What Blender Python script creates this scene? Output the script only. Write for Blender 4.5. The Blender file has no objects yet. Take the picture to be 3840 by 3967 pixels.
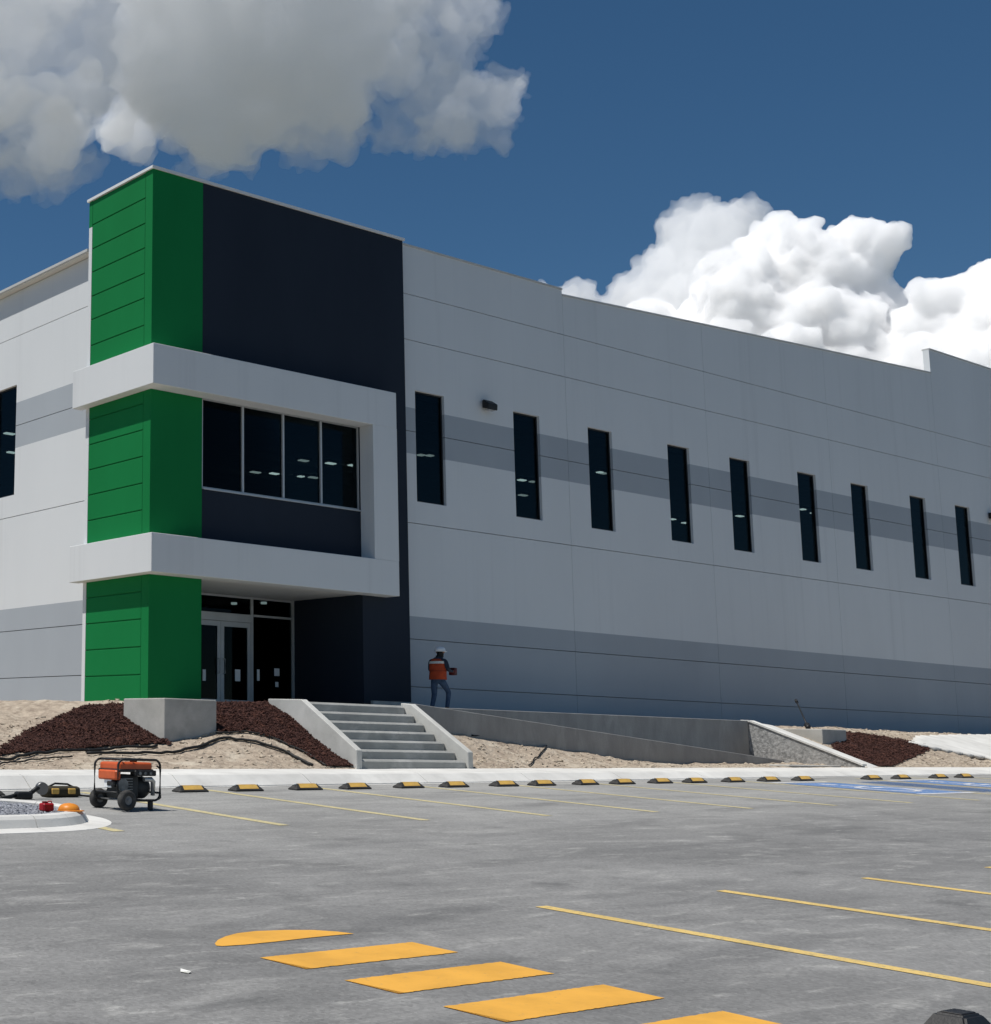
import bpy, bmesh, math, random
import numpy as np
from mathutils import Vector, Matrix, noise as mnoise
random.seed(7); RNG = np.random.default_rng(11)
R = math.radians
sc = bpy.context.scene
C = sc.collection

# ------------------------------------------------------------------ camera
F_PX, CX, CY = 5416 / 3840, 124 / 3840, 1983.5 / 3840       # in units of the picture's width
YAW, PITCH, ROLL = R(57.88), R(9.0), R(-1.33)
_f = np.array([math.cos(PITCH) * math.cos(YAW), math.cos(PITCH) * math.sin(YAW), math.sin(PITCH)])
_r = np.array([math.sin(YAW), -math.cos(YAW), 0.0])
_d = np.cross(_f, _r)
CW = np.stack([math.cos(ROLL) * _r + math.sin(ROLL) * _d, -math.sin(ROLL) * _r + math.cos(ROLL) * _d, _f])
cam = bpy.data.cameras.new('camera'); cam_o = bpy.data.objects.new('camera', cam); C.objects.link(cam_o)
cam.sensor_fit = 'HORIZONTAL'; cam.sensor_width = 36.0; cam.lens = 36.0 * F_PX
cam.shift_x = 0.5 - CX; cam.shift_y = CY - 0.5 * 3967 / 3840
cam.clip_start = 0.1; cam.clip_end = 6000
m = Matrix.Identity(4)
for i in range(3):
    m[i][0] = CW[0][i]; m[i][1] = -CW[1][i]; m[i][2] = -CW[2][i]
cam_o.matrix_world = m
sc.camera = cam_o

# picture coordinates used below: 1897 wide (a pixel gives a direction only)
def ray(x, y):
    return CW.T @ np.array([(x / 1897 - CX) / F_PX, (y / 1897 - CY) / F_PX, 1.0])
def proj(P):
    q = CW @ np.asarray(P, float).T
    return (CX + F_PX * q[0] / q[2]) * 1897, (CY + F_PX * q[1] / q[2]) * 1897
def onX(x, y, v): r = ray(x, y); return r * (v / r[0])
def onY(x, y, v): r = ray(x, y); return r * (v / r[1])
def onZ(x, y, v): r = ray(x, y); return r * (v / r[2])

# ------------------------------------------------------------------ light
SUN_EL, SUN_PHI = R(68.0), R(18.0)
SUN = Vector((-math.cos(SUN_EL) * math.cos(SUN_PHI), math.cos(SUN_EL) * math.sin(SUN_PHI), math.sin(SUN_EL)))
sl = bpy.data.lights.new('sun', 'SUN'); sl.energy = 4.6; sl.angle = R(0.53); sl.color = (1.0, 0.965, 0.915)
sun_o = bpy.data.objects.new('sun', sl); C.objects.link(sun_o)
sun_o.rotation_euler = SUN.to_track_quat('Z', 'Y').to_euler(); sun_o.location = (-20, 10, 60)
sc.view_settings.view_transform = 'Standard'; sc.view_settings.look = 'None'
sc.view_settings.exposure = 0.0; sc.view_settings.gamma = 1.0
sc.cycles.max_bounces = 6; sc.cycles.diffuse_bounces = 4; sc.cycles.use_denoising = True

# world: Nishita sky with procedural cumulus
world = bpy.data.worlds.new('World'); sc.world = world; world.use_nodes = True
wt = world.node_tree; wt.nodes.clear()
class NT:
    def __init__(s, t): s.t = t
    def n(s, kind, ins=None, **kw):
        nd = s.t.nodes.new(kind)
        for k, v in kw.items(): setattr(nd, k, v)
        for k, v in (ins or {}).items(): s.set(nd.inputs[k], v)
        return nd
    def set(s, sock, v):
        if isinstance(v, bpy.types.NodeSocket): s.t.links.new(v, sock)
        elif v is not None: sock.default_value = v
    def math(s, op, a, b=None, c=None, clamp=False):
        nd = s.t.nodes.new('ShaderNodeMath'); nd.operation = op; nd.use_clamp = clamp
        for i, v in enumerate((a, b, c)): s.set(nd.inputs[i], v) if v is not None else None
        return nd.outputs[0]
    def vmath(s, op, a, b=None, scale=None):
        nd = s.t.nodes.new('ShaderNodeVectorMath'); nd.operation = op
        s.set(nd.inputs[0], a)
        if b is not None: s.set(nd.inputs[1], b)
        if scale is not None: s.set(nd.inputs['Scale'], scale)
        return nd.outputs['Value'] if op in ('LENGTH', 'DISTANCE', 'DOT_PRODUCT') else nd.outputs[0]
    def ramp(s, v, lo, hi, a=0.0, b=1.0, smooth=True):
        nd = s.t.nodes.new('ShaderNodeMapRange'); nd.interpolation_type = 'SMOOTHSTEP' if smooth else 'LINEAR'; nd.clamp = True
        for i, x in enumerate((v, lo, hi, a, b)): s.set(nd.inputs[i], x)
        return nd.outputs[0]
    def mix(s, f, a, b):
        nd = s.t.nodes.new('ShaderNodeMix'); nd.data_type = 'RGBA'
        s.set(nd.inputs[0], f); s.set(nd.inputs[6], a); s.set(nd.inputs[7], b)
        return nd.outputs[2]
    def noise(s, vec, scale, detail=4, rough=0.5, dist=0.0):
        nd = s.n('ShaderNodeTexNoise', {'Vector': vec, 'Scale': scale, 'Detail': detail, 'Roughness': rough, 'Distortion': dist})
        return nd.outputs[0]

t = NT(wt)
sky = t.n('ShaderNodeTexSky', sky_type='NISHITA', sun_disc=False, sun_elevation=SUN_EL, sun_rotation=math.atan2(SUN.x, SUN.y),
          altitude=1900.0, air_density=1.0, dust_density=0.5, ozone_density=2.2)
hs = t.n('ShaderNodeHueSaturation', {'Hue': 0.494, 'Saturation': 1.21, 'Value': 1.0, 'Color': sky.outputs[0]})
bg = t.n('ShaderNodeBackground', {'Color': hs.outputs[0], 'Strength': 0.068})
wo = t.n('ShaderNodeOutputWorld', {'Surface': bg.outputs[0]})

# ------------------------------------------------------------------ materials
MATS = {}
def mat(name, c1, c2=None, scale=3.0, rough=0.7, bump=0.0, bscale=None, detail=6.0, spec=0.3, metal=0.0, stretch=(1, 1, 1), c3=None, s3=0.4, emit=None, lo=0.35, hi=0.65, bdist=0.02, streak=0.0):
    if name in MATS: return MATS[name]
    mt = bpy.data.materials.new(name); mt.use_nodes = True; nt = mt.node_tree; nt.nodes.clear(); q = NT(nt)
    out = q.n('ShaderNodeOutputMaterial'); b = q.n('ShaderNodeBsdfPrincipled', {'Roughness': rough, 'Metallic': metal, 'Specular IOR Level': spec})
    nt.links.new(b.outputs[0], out.inputs[0])
    v = q.n('ShaderNodeTexCoord').outputs['Object']
    v = q.n('ShaderNodeMapping', {'Vector': v, 'Scale': stretch}).outputs[0]
    c = c1 + (1,)
    if c2 is not None:
        c = q.mix(q.ramp(q.noise(v, scale, detail, 0.6), lo, hi, smooth=False), c1 + (1,), c2 + (1,))
    if c3 is not None:
        c = q.mix(q.ramp(q.noise(v, s3, 5.0, 0.65, 0.4), 0.48, 0.72), c, c3 + (1,))
    if streak:      # faint rain streaks running down
        sv = q.n('ShaderNodeMapping', {'Vector': v, 'Scale': (2.2, 2.2, 0.22)}).outputs[0]
        c = q.mix(q.ramp(q.noise(sv, 1.0, 6.0, 0.65), 0.52, 0.80, 0.0, streak), c, tuple(x * 0.72 for x in c1) + (1,))
    q.set(b.inputs['Base Color'], c)
    if bump:
        bn = q.n('ShaderNodeBump', {'Strength': bump, 'Distance': bdist, 'Height': q.noise(v, bscale or scale * 6, 5.0, 0.6)})
        q.set(b.inputs['Normal'], bn.outputs[0])
    if emit: q.set(b.inputs['Emission Color'], emit[0] + (1,)); b.inputs['Emission Strength'].default_value = emit[1]
    MATS[name] = mt; return mt
def glass(name, tint, alpha):
    mt = bpy.data.materials.new(name); mt.use_nodes = True; nt = mt.node_tree; nt.nodes.clear(); q = NT(nt)
    out = q.n('ShaderNodeOutputMaterial')
    v = q.n('ShaderNodeTexCoord').outputs['Object']
    bn = q.n('ShaderNodeBump', {'Strength': 0.02, 'Distance': 0.05, 'Height': q.noise(v, 0.8, 2.0)})
    gl = q.n('ShaderNodeBsdfGlossy', {'Color': (0.8, 0.88, 0.95, 1), 'Roughness': 0.02, 'Normal': bn.outputs[0]})
    tr = q.n('ShaderNodeBsdfTransparent', {'Color': tint + (1,)})
    fr = q.n('ShaderNodeFresnel', {'IOR': 1.45})
    mx = q.n('ShaderNodeMixShader', {0: q.math('MULTIPLY', fr.outputs[0], alpha), 1: tr.outputs[0], 2: gl.outputs[0]})
    nt.links.new(mx.outputs[0], out.inputs[0]); MATS[name] = mt; return mt

WHITE = mat('white_paint', (0.675, 0.695, 0.70), (0.64, 0.66, 0.665), 0.5, 0.8, 0.12, 60, stretch=(1, 1, 0.3), lo=0.25, hi=0.75, c3=(0.637, 0.656, 0.66), s3=0.22, streak=0.35)
GREY = mat('grey_paint', (0.38, 0.415, 0.445), (0.355, 0.385, 0.415), 0.4, 0.8, 0.12, 60, stretch=(1, 1, 0.35))
GREEN = mat('green_paint', (0.006, 0.185, 0.050), (0.005, 0.168, 0.044), 0.5, 0.7, 0.1, 60, spec=0.12, stretch=(1, 1, 0.35))
NAVY = mat('navy_paint', (0.022, 0.030, 0.044), (0.019, 0.026, 0.039), 0.5, 0.7, 0.1, 60, spec=0.12, stretch=(1, 1, 0.35))
SOFFIT = mat('soffit_paint', (0.66, 0.65, 0.60), (0.62, 0.61, 0.57), 0.8, 0.85)
CAPM = mat('cap_flashing', (0.55, 0.55, 0.53), (0.50, 0.50, 0.48), 2, 0.5)
ALU = mat('aluminium', (0.52, 0.54, 0.55), (0.46, 0.48, 0.49), 2, 0.45, metal=0.3)
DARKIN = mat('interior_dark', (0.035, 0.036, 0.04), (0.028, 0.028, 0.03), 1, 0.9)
GLASS = glass('tinted_glass', (0.28, 0.335, 0.34), 0.17)
LAMPM = mat('lamp_glow', (0.9, 0.9, 0.9), emit=((1.0, 0.98, 0.92), 3.6))
LAMPD = mat('lamp_glow_dim', (0.9, 0.9, 0.9), emit=((1.0, 0.98, 0.92), 1.5))
BLACKP = mat('black_plastic', (0.012, 0.012, 0.013), (0.02, 0.02, 0.02), 8, 0.5, 0.1)
RUBBER = mat('black_rubber', (0.022, 0.021, 0.020), (0.05, 0.048, 0.045), 14, 0.8, 0.2)
TYRE = mat('tyre_rubber', (0.028, 0.027, 0.026), (0.075, 0.072, 0.068), 9, 0.85, 0.2)
YELLOW = mat('yellow_panel', (0.74, 0.45, 0.10), (0.58, 0.36, 0.10), 9, 0.6)
CONC = mat('concrete', (0.46, 0.45, 0.415), (0.36, 0.35, 0.32), 1.3, 0.88, 0.25, 40, c3=(0.50, 0.485, 0.45), s3=0.9)
CONCW = mat('white_concrete', (0.64, 0.63, 0.595), (0.53, 0.52, 0.49), 1.6, 0.88, 0.2, 40, c3=(0.70, 0.69, 0.65), s3=0.6)
CONCS = mat('step_concrete', (0.38, 0.38, 0.355), (0.30, 0.30, 0.28), 1.8, 0.88, 0.25, 40, c3=(0.47, 0.465, 0.44), s3=0.9)
CONCR = mat('ramp_concrete', (0.31, 0.305, 0.29), (0.25, 0.245, 0.235), 2.5, 0.9, 0.3, 40, c3=(0.35, 0.345, 0.33), s3=1.2, stretch=(1, 1, 0.4))
CONCD = mat('rough_concrete', (0.44, 0.435, 0.42), (0.19, 0.19, 0.185), 11, 0.92, 1.0, 16, detail=8, c3=(0.36, 0.355, 0.34), s3=2.0)
SOIL = mat('caliche_soil', (0.47, 0.39, 0.30), (0.27, 0.215, 0.165), 6.0, 0.95, 1.0, 9, detail=10, c3=(0.53, 0.465, 0.37), s3=1.3, bdist=0.07)
STONE = mat('soil_clod', (0.50, 0.43, 0.335), (0.36, 0.30, 0.23), 1.7, 0.95)
MULCH = mat('bark_mulch', (0.092, 0.040, 0.030), (0.042, 0.018, 0.015), 9, 0.95, 0.6, 30, c3=(0.11, 0.045, 0.03), s3=6)
PEBBLE = mat('grey_pebble', (0.36, 0.37, 0.40), (0.16, 0.165, 0.18), 9, 0.8)
HOSE = mat('black_hose', (0.012, 0.012, 0.012), (0.02, 0.02, 0.02), 9, 0.6)

# asphalt with dust, streaks and tyre smears
def asphalt():
    mt = bpy.data.materials.new('dusty_asphalt'); mt.use_nodes = True; nt = mt.node_tree; nt.nodes.clear(); q = NT(nt)
    out = q.n('ShaderNodeOutputMaterial'); b = q.n('ShaderNodeBsdfPrincipled', {'Roughness': 0.88, 'Specular IOR Level': 0.25})
    nt.links.new(b.outputs[0], out.inputs[0]); v = q.n('ShaderNodeTexCoord').outputs['Object']
    base = q.mix(q.ramp(q.noise(v, 0.35, 6.0, 0.62), 0.32, 0.70), (0.155, 0.154, 0.150, 1), (0.225, 0.223, 0.216, 1))
    st = q.n('ShaderNodeMapping', {'Vector': v, 'Rotation': (0, 0, R(22)), 'Scale': (0.35, 1.5, 1)}).outputs[0]
    base = q.mix(q.math('MULTIPLY', q.ramp(q.noise(st, 1.0, 8.0, 0.68, 0.6), 0.50, 0.78), 0.75), base, (0.33, 0.325, 0.31, 1))
    s2 = q.n('ShaderNodeMapping', {'Vector': v, 'Rotation': (0, 0, R(-34)), 'Scale': (0.55, 2.3, 1)}).outputs[0]
    base = q.mix(q.math('MULTIPLY', q.ramp(q.noise(s2, 0.8, 7.0, 0.65, 0.8), 0.52, 0.74), 0.55), base, (0.105, 0.105, 0.104, 1))
    base = q.mix(q.ramp(q.noise(v, 1.9, 9.0, 0.72), 0.63, 0.78), base, (0.39, 0.385, 0.365, 1))
    # tyre tracks: darker smears bending through the lot
    w = q.n('ShaderNodeMapping', {'Vector': v, 'Rotation': (0, 0, R(-8)), 'Location': (3, 1, 0)}).outputs[0]
    wv = q.n('ShaderNodeTexWave', {'Vector': w, 'Scale': 0.16, 'Distortion': 7.0, 'Detail': 3.0, 'Detail Scale': 0.35}, wave_type='RINGS').outputs[1]
    base = q.mix(q.math('MULTIPLY', q.ramp(wv, 0.86, 0.99), q.ramp(q.noise(v, 0.5, 3.0), 0.42, 0.62, 0, 0.42)), base, (0.098, 0.098, 0.098, 1))
    s3 = q.n('ShaderNodeMapping', {'Vector': v, 'Rotation': (0, 0, R(-30)), 'Scale': (0.8, 2.6, 1)}).outputs[0]
    base = q.mix(q.math('MULTIPLY', q.ramp(q.noise(s3, 2.2, 9.0, 0.66, 0.5), 0.52, 0.76), 0.75), base, (0.36, 0.355, 0.335, 1))
    base = q.mix(q.math('MULTIPLY', q.ramp(q.noise(v, 1.3, 9.0, 0.66), 0.52, 0.74), 0.6), base, (0.092, 0.092, 0.091, 1))
    yy = q.n('ShaderNodeSeparateXYZ', {0: v}).outputs[1]
    base = q.mix(q.math('MULTIPLY', q.ramp(yy, 8.0, 18.5), q.ramp(q.noise(st, 0.9, 8.0, 0.62), 0.30, 0.72, 0.25, 0.85)), base, (0.355, 0.35, 0.33, 1))
    sp = q.n('ShaderNodeTexVoronoi', {'Vector': v, 'Scale': 46.0}).outputs['Color']
    grain = q.n('ShaderNodeHueSaturation', {'Color': base, 'Value': q.ramp(q.math('MULTIPLY', q.vmath('DOT_PRODUCT', sp, (0.33, 0.33, 0.33)), 1.0), 0.1, 0.9, 0.80, 1.20, smooth=False)}).outputs[0]
    q.set(b.inputs['Base Color'], grain)
    bn = q.n('ShaderNodeBump', {'Strength': 0.35, 'Distance': 0.01, 'Height': q.noise(v, 90, 3.0)})
    q.set(b.inputs['Normal'], bn.outputs[0]); return mt
ASPHALT = asphalt()
def paint(name, col, dirty, thr=(0.56, 0.70)):
    mt = bpy.data.materials.new(name); mt.use_nodes = True; nt = mt.node_tree; nt.nodes.clear(); q = NT(nt)
    out = q.n('ShaderNodeOutputMaterial'); b = q.n('ShaderNodeBsdfPrincipled', {'Roughness': 0.75, 'Specular IOR Level': 0.3})
    nt.links.new(b.outputs[0], out.inputs[0]); v = q.n('ShaderNodeTexCoord').outputs['Object']
    c = q.mix(q.ramp(q.noise(v, 2.2, 5.0, 0.6), 0.35, 0.7), col + (1,), tuple(x * 0.82 for x in col) + (1,))
    c = q.mix(q.ramp(q.noise(v, 26, 8.0, 0.75), *thr), c, dirty + (1,))
    q.set(b.inputs['Base Color'], c); return mt
YPAINT = paint('yellow_paint', (0.69, 0.355, 0.055), (0.34, 0.23, 0.10), (0.57, 0.74))
YLINE = paint('faded_yellow_line', (0.66, 0.47, 0.16), (0.30, 0.25, 0.15), (0.48, 0.68))
YFAR = paint('worn_yellow_line', (0.56, 0.48, 0.25), (0.30, 0.285, 0.23), (0.47, 0.64))
BPAINT = paint('blue_paint', (0.07, 0.18, 0.43), (0.33, 0.37, 0.42), (0.46, 0.63))
WPAINT = paint('white_line_paint', (0.70, 0.71, 0.72), (0.45, 0.45, 0.45), (0.50, 0.72))

# ------------------------------------------------------------------ mesh helpers
ORG = {}
def link(o, parent=None):
    C.objects.link(o)
    if parent is not None:
        o.parent = parent
        p = Vector((0, 0, 0)); a = parent
        if a.name in ORG: p = Vector(ORG[a.name])
        o.matrix_parent_inverse = Matrix.Translation(-p)
        ORG[o.name] = (0, 0, 0)
    return o
def tag(o, label=None, cat=None, group=None, kind=None):
    if label: o['label'] = label
    if cat: o['category'] = cat
    if group: o['group'] = group
    if kind: o['kind'] = kind
    return o
def thing(name, loc, label, cat, group=None):
    o = bpy.data.objects.new(name, None); C.objects.link(o); o.location = loc; o.empty_display_size = 0.2
    ORG[o.name] = tuple(loc); return tag(o, label, cat, group)
def pydata(name, verts, faces, mt, parent=None, smooth=False):
    me = bpy.data.meshes.new(name); me.from_pydata([tuple(map(float, v)) for v in verts], [], faces)
    me.materials.append(mt); me.update()
    bm = bmesh.new(); bm.from_mesh(me); bmesh.ops.recalc_face_normals(bm, faces=bm.faces); bm.to_mesh(me); bm.free()
    if smooth: me.polygons.foreach_set('use_smooth', [True] * len(me.polygons))
    return link(bpy.data.objects.new(name, me), parent)
def bm_obj(name, bm, mt, parent=None, smooth=False):
    me = bpy.data.meshes.new(name); bmesh.ops.recalc_face_normals(bm, faces=bm.faces); bm.to_mesh(me); bm.free()
    for x in (mt if isinstance(mt, (list, tuple)) else [mt]): me.materials.append(x)
    if smooth: me.polygons.foreach_set('use_smooth', [True] * len(me.polygons))
    return link(bpy.data.objects.new(name, me), parent)
def add_box(bm, x0, x1, y0, y1, z0, z1, bev=0.0, seg=1, mi=0):
    r = bmesh.ops.create_cube(bm, size=1.0)
    vs = r['verts']
    for v in vs:
        v.co = Vector(((x0 + x1) / 2 + v.co.x * (x1 - x0), (y0 + y1) / 2 + v.co.y * (y1 - y0), (z0 + z1) / 2 + v.co.z * (z1 - z0)))
    fs = {f for v in vs for f in v.link_faces}
    for f in fs: f.material_index = mi
    if bev: bmesh.ops.bevel(bm, geom=list({e for v in vs for e in v.link_edges}), offset=bev, segments=seg, affect='EDGES', profile=0.5)
    return vs
def box(name, x0, x1, y0, y1, z0, z1, mt, parent=None, bev=0.0, seg=1):
    bm = bmesh.new(); add_box(bm, x0, x1, y0, y1, z0, z1, bev, seg); return bm_obj(name, bm, mt, parent)
def add_tube(bm, pts, rad, n=8, cap=True, mi=0):
    pts = [Vector(p) for p in pts]; rings = []
    rads = rad if isinstance(rad, (list, tuple)) else [rad] * len(pts)
    up = Vector((0, 0, 1))
    for i, p in enumerate(pts):
        d = (pts[min(i + 1, len(pts) - 1)] - pts[max(i - 1, 0)]).normalized()
        a = d.cross(up)
        if a.length < 1e-3: a = d.cross(Vector((1, 0, 0)))
        a.normalize(); b = d.cross(a).normalized()
        rings.append([bm.verts.new(p + (a * math.cos(2 * math.pi * k / n) + b * math.sin(2 * math.pi * k / n)) * rads[i]) for k in range(n)])
    for i in range(len(rings) - 1):
        for k in range(n):
            f = bm.faces.new((rings[i][k], rings[i][(k + 1) % n], rings[i + 1][(k + 1) % n], rings[i + 1][k])); f.material_index = mi; f.smooth = True
    if cap:
        bm.faces.new(rings[0][::-1]).material_index = mi; bm.faces.new(rings[-1]).material_index = mi
def tube(name, pts, rad, mt, parent=None, n=8):
    bm = bmesh.new(); add_tube(bm, pts, rad, n); return bm_obj(name, bm, mt, parent)
def prism_x(name, prof, x0, x1, mt, parent=None, bev=0.0):
    """profile of (y,z) points swept from x0 to x1"""
    bm = bmesh.new(); a = [bm.verts.new((x0, y, z)) for y, z in prof]; b = [bm.verts.new((x1, y, z)) for y, z in prof]
    n = len(prof); bm.faces.new(a); bm.faces.new(b[::-1])
    for i in range(n): bm.faces.new((a[i], b[i], b[(i + 1) % n], a[(i + 1) % n]))
    if bev: bmesh.ops.bevel(bm, geom=bm.edges[:], offset=bev, segments=1, affect='EDGES')
    return bm_obj(name, bm, mt, parent)
def prism_y(name, prof, y0, y1, mt, parent=None, bev=0.0):
    bm = bmesh.new(); a = [bm.verts.new((x, y0, z)) for x, z in prof]; b = [bm.verts.new((x, y1, z)) for x, z in prof]
    n = len(prof); bm.faces.new(a); bm.faces.new(b[::-1])
    for i in range(n): bm.faces.new((a[i], b[i], b[(i + 1) % n], a[(i + 1) % n]))
    if bev: bmesh.ops.bevel(bm, geom=bm.edges[:], offset=bev, segments=1, affect='EDGES')
    return bm_obj(name, bm, mt, parent)
def copy_tree(o, loc, rz=0.0, parent=None):
    c = o.copy(); C.objects.link(c); c.location = loc; c.rotation_euler.z = rz
    for ch in o.children:
        k = ch.copy(); C.objects.link(k); k.parent = c
        for g in ch.children:
            h = g.copy(); C.objects.link(h); h.parent = k
    return c
def fbm(x, y, s, o=4): return mnoise.fractal(Vector((x * s, y * s, 3.1)), 1.0, 2.0, o)

# ------------------------------------------------------------------ terrain
def gz(x, y): return -1.6 + 0.0118 * x + 0.031 * y          # the tilted parking lot
def on_lot(x, y, dz=0.0):
    r = ray(x, y); k = (-1.6 + dz) / (r[2] - 0.0118 * r[0] - 0.031 * r[1]); return r * k
def side_z(x): return -0.545 + 0.008 * (x - 21)              # pavement level at its back edge
WX = [-40, 5, 13, 16, 17.4, 19.5, 20.7, 24.0, 25.5, 30.0, 36, 39.5, 41, 43, 50, 56, 90]
WW = [10, 10, 9, 7.5, 5.2, 3.0, 2.6, 2.6, 2.75, 4.6, 20, 20, 4.0, 3.3, 4.2, 4.6, 4.6]
def bank_z(x, y, rough=True):
    s = (y - 20.5) / float(np.interp(x, WX, WW)); s = min(max(s, 0.0), 1.0)
    s = s + 0.10 * math.sin(math.pi * 2 * s) * -0.5
    z = side_z(x) - 0.01 + (0.74 - side_z(x)) * s
    if rough:
        k = min(1.0, max(0.0, (y - 20.5) * 1.5))
        z += k * (0.05 * fbm(x, y, 0.9) + 0.035 * fbm(x, y, 2.8, 4))
    return z
def on_bank(px, py):
    r = ray(px, py); a = 20.5
    while a < 60:
        p = r * (a / r[1])
        if p[2] < bank_z(p[0], p[1]): return p
        a += 0.02
    return r * (27 / r[1])
def grid_obj(name, xs, ys, zf, mt, parent=None, smooth=True):
    nx, ny = len(xs), len(ys)
    v = [(x, y, zf(x, y)) for y in ys for x in xs]
    f = [(j * nx + i, j * nx + i + 1, (j + 1) * nx + i + 1, (j + 1) * nx + i) for j in range(ny - 1) for i in range(nx - 1)]
    return pydata(name, v, f, mt, parent, smooth)

far = lambda a, b, n: list(np.linspace(a, b, n))
g = grid_obj('ground', far(-4500, 4500, 90), far(-4500, 4500, 90), lambda x, y: max(-5.0, min(0.1, gz(x, y) - 0.25)) - (0.6 if y > 0 else 0), mat('far_ground', (0.15, 0.155, 0.14), (0.11, 0.115, 0.10), 0.02, 0.95)); tag(g, kind='structure')
lot = grid_obj('parking_lot', far(-60, 110, 60), far(-60, 18.75, 50), lambda x, y: gz(x, y), ASPHALT); tag(lot, kind='structure')

def flat_poly(name, pts, mt, parent, dz=0.004):
    """thin painted sheet lying on the lot"""
    return pydata(name, [(x, y, gz(x, y) + dz) for x, y in pts], [tuple(range(len(pts)))], mt, parent)
def wobble_quad(x0, x1, y0, y1, amp=0.012, n=14):
    top = [(x0 + (x1 - x0) * i / n, y1 + random.uniform(-amp, amp)) for i in range(n + 1)]
    bot = [(x0 + (x1 - x0) * i / n, y0 + random.uniform(-amp, amp)) for i in range(n, -1, -1)]
    return top + bot
# hatched nose in front of the camera
XA, XB = 5.93, 7.26
for k in range(8):
    y1 = 6.72 - 0.718 * k; y0 = y1 - 0.385
    V, Fc = [], []
    for i in range(61):
        x = XA + (XB - XA) * i / 60
        V += [(x + (0.07 if i == 0 else 0.0), y0 + random.uniform(-.005, .005)), (x, y1 + random.uniform(-.005, .005))]
    Fc = [(2 * i, 2 * i + 2, 2 * i + 3, 2 * i + 1) for i in range(60)]
    pydata('hatch_stripe', [(x, y, gz(x, y) + 0.004) for x, y in V], Fc, YPAINT, lot)
nose = [tuple(on_lot(x, y)[:2]) for x, y in ((411, 1807), (417, 1800), (432, 1793), (455, 1787), (490, 1783), (545, 1781), (600, 1781), (645, 1784), (678, 1788), (640, 1791), (590, 1796), (530, 1803), (470, 1809), (425, 1812), (414, 1811))]
flat_poly('hatch_nose', nose, YPAINT, lot)
for x in (9.5, 11.92, 14.3, 16.75, 19.15, 21.6):
    flat_poly('stall_line', [(x - 0.07, 7.45), (x - 0.07, 1.5), (x + 0.07, 1.5), (x + 0.07, 7.45)], YLINE, lot)
for k in range(-2, 12):
    x = 15.02 + 2.505 * k; x2 = x - 0.45
    flat_poly('stall_line', [(x - 0.085, 18.3), (x2 - 0.085, 13.2), (x2 + 0.085, 13.2), (x + 0.085, 18.3)], YFAR, lot)
# accessible bays: blue ground with the white wheelchair sign
def access_mark(cx, cy):
    flat_poly('access_mark', [(cx - 1.0, cy - 1.35), (cx + 1.0, cy - 1.35), (cx + 1.0, cy + 1.35), (cx - 1.0, cy + 1.35)], BPAINT, lot, 0.005)
    bm = bmesh.new()
    def stroke(pts, w):
        for (ax, ay), (bx, by) in zip(pts[:-1], pts[1:]):
            dx, dy = bx - ax, by - ay; L = math.hypot(dx, dy); nx, ny = -dy / L * w / 2, dx / L * w / 2
            q = [(ax + nx, ay + ny), (bx + nx, by + ny), (bx - nx, by - ny), (ax - nx, ay - ny)]
            bm.faces.new([bm.verts.new((cx + x, cy + y, gz(cx + x, cy + y) + 0.009)) for x, y in q])
    stroke([(-0.08, 0.62), (-0.05, 0.0), (0.42, -0.02), (0.58, -0.62), (0.78, -0.58)], 0.15)
    stroke([(-0.06, 0.32), (0.34, 0.30)], 0.13)
    stroke([(-0.15 + 0.55 * math.cos(a), -0.38 + 0.55 * math.sin(a)) for a in np.linspace(1.9, 6.2, 18)], 0.13)
    stroke([(-0.1 + 0.1 * math.cos(a), 0.88 + 0.1 * math.sin(a)) for a in np.linspace(0, 6.28, 9)], 0.2)
    bm_obj('access_sign', bm, WPAINT, lot)
    for k in range(3):
        yy = cy - 1.0 + k * 0.0
for cx, cy in ((31.3, 16.0), (36.2, 16.1)): access_mark(cx, cy)
for k in range(6):
    x = 33.0 + 0.22 * k
    flat_poly('access_hatch', [(x, 14.6 + 0.0), (x + 0.10, 14.6), (x + 0.42, 17.4), (x + 0.32, 17.4)], BPAINT, lot, 0.005)
for x0, x1, yy in ((30.2, 32.4, 17.5), (30.2, 32.4, 14.5), (35.1, 37.3, 17.5), (35.1, 37.3, 14.5)):
    flat_poly('access_border', [(x0, yy), (x1, yy), (x1, yy + 0.12), (x0, yy + 0.12)], WPAINT, lot, 0.006)

# gutter, kerb stones and pavement slabs
gut = tag(grid_obj('gutter', far(-20, 90, 56), [18.70, 19.0, 19.2], lambda x, y: gz(x, 18.7) + 0.006 - 0.010 * (y - 18.7), CONCW), kind='structure')
kerb = thing('kerb', (20, 19.2, -0.8), 'pale concrete kerb along the edge of the car park', 'kerb')
pav = bpy.data.objects.new('pavement', None); C.objects.link(pav); ORG['pavement'] = (0, 0, 0); tag(pav, kind='structure')
for k in range(36):
    x0 = -18 + 3.0 * k; x1 = x0 + 2.985
    v = []
    for x in (x0, x1):
        zb, zt = gz(x, 19.1) - 0.15, side_z(x) - 0.03
        zg = gz(x, 18.7)
        v += [(x, 18.93, zb), (x, 18.95, zg + 0.02), (x, 19.20, zt - 0.02), (x, 19.32, zt + 0.002), (x, 19.32, zb)]
    f = [(0, 1, 2, 3, 4), (9, 8, 7, 6, 5)] + [(i, i + 5, (i + 1) % 5 + 5, (i + 1) % 5) for i in range(5)]
    pydata('kerb_stone', v, f, CONCW, kerb)
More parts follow.
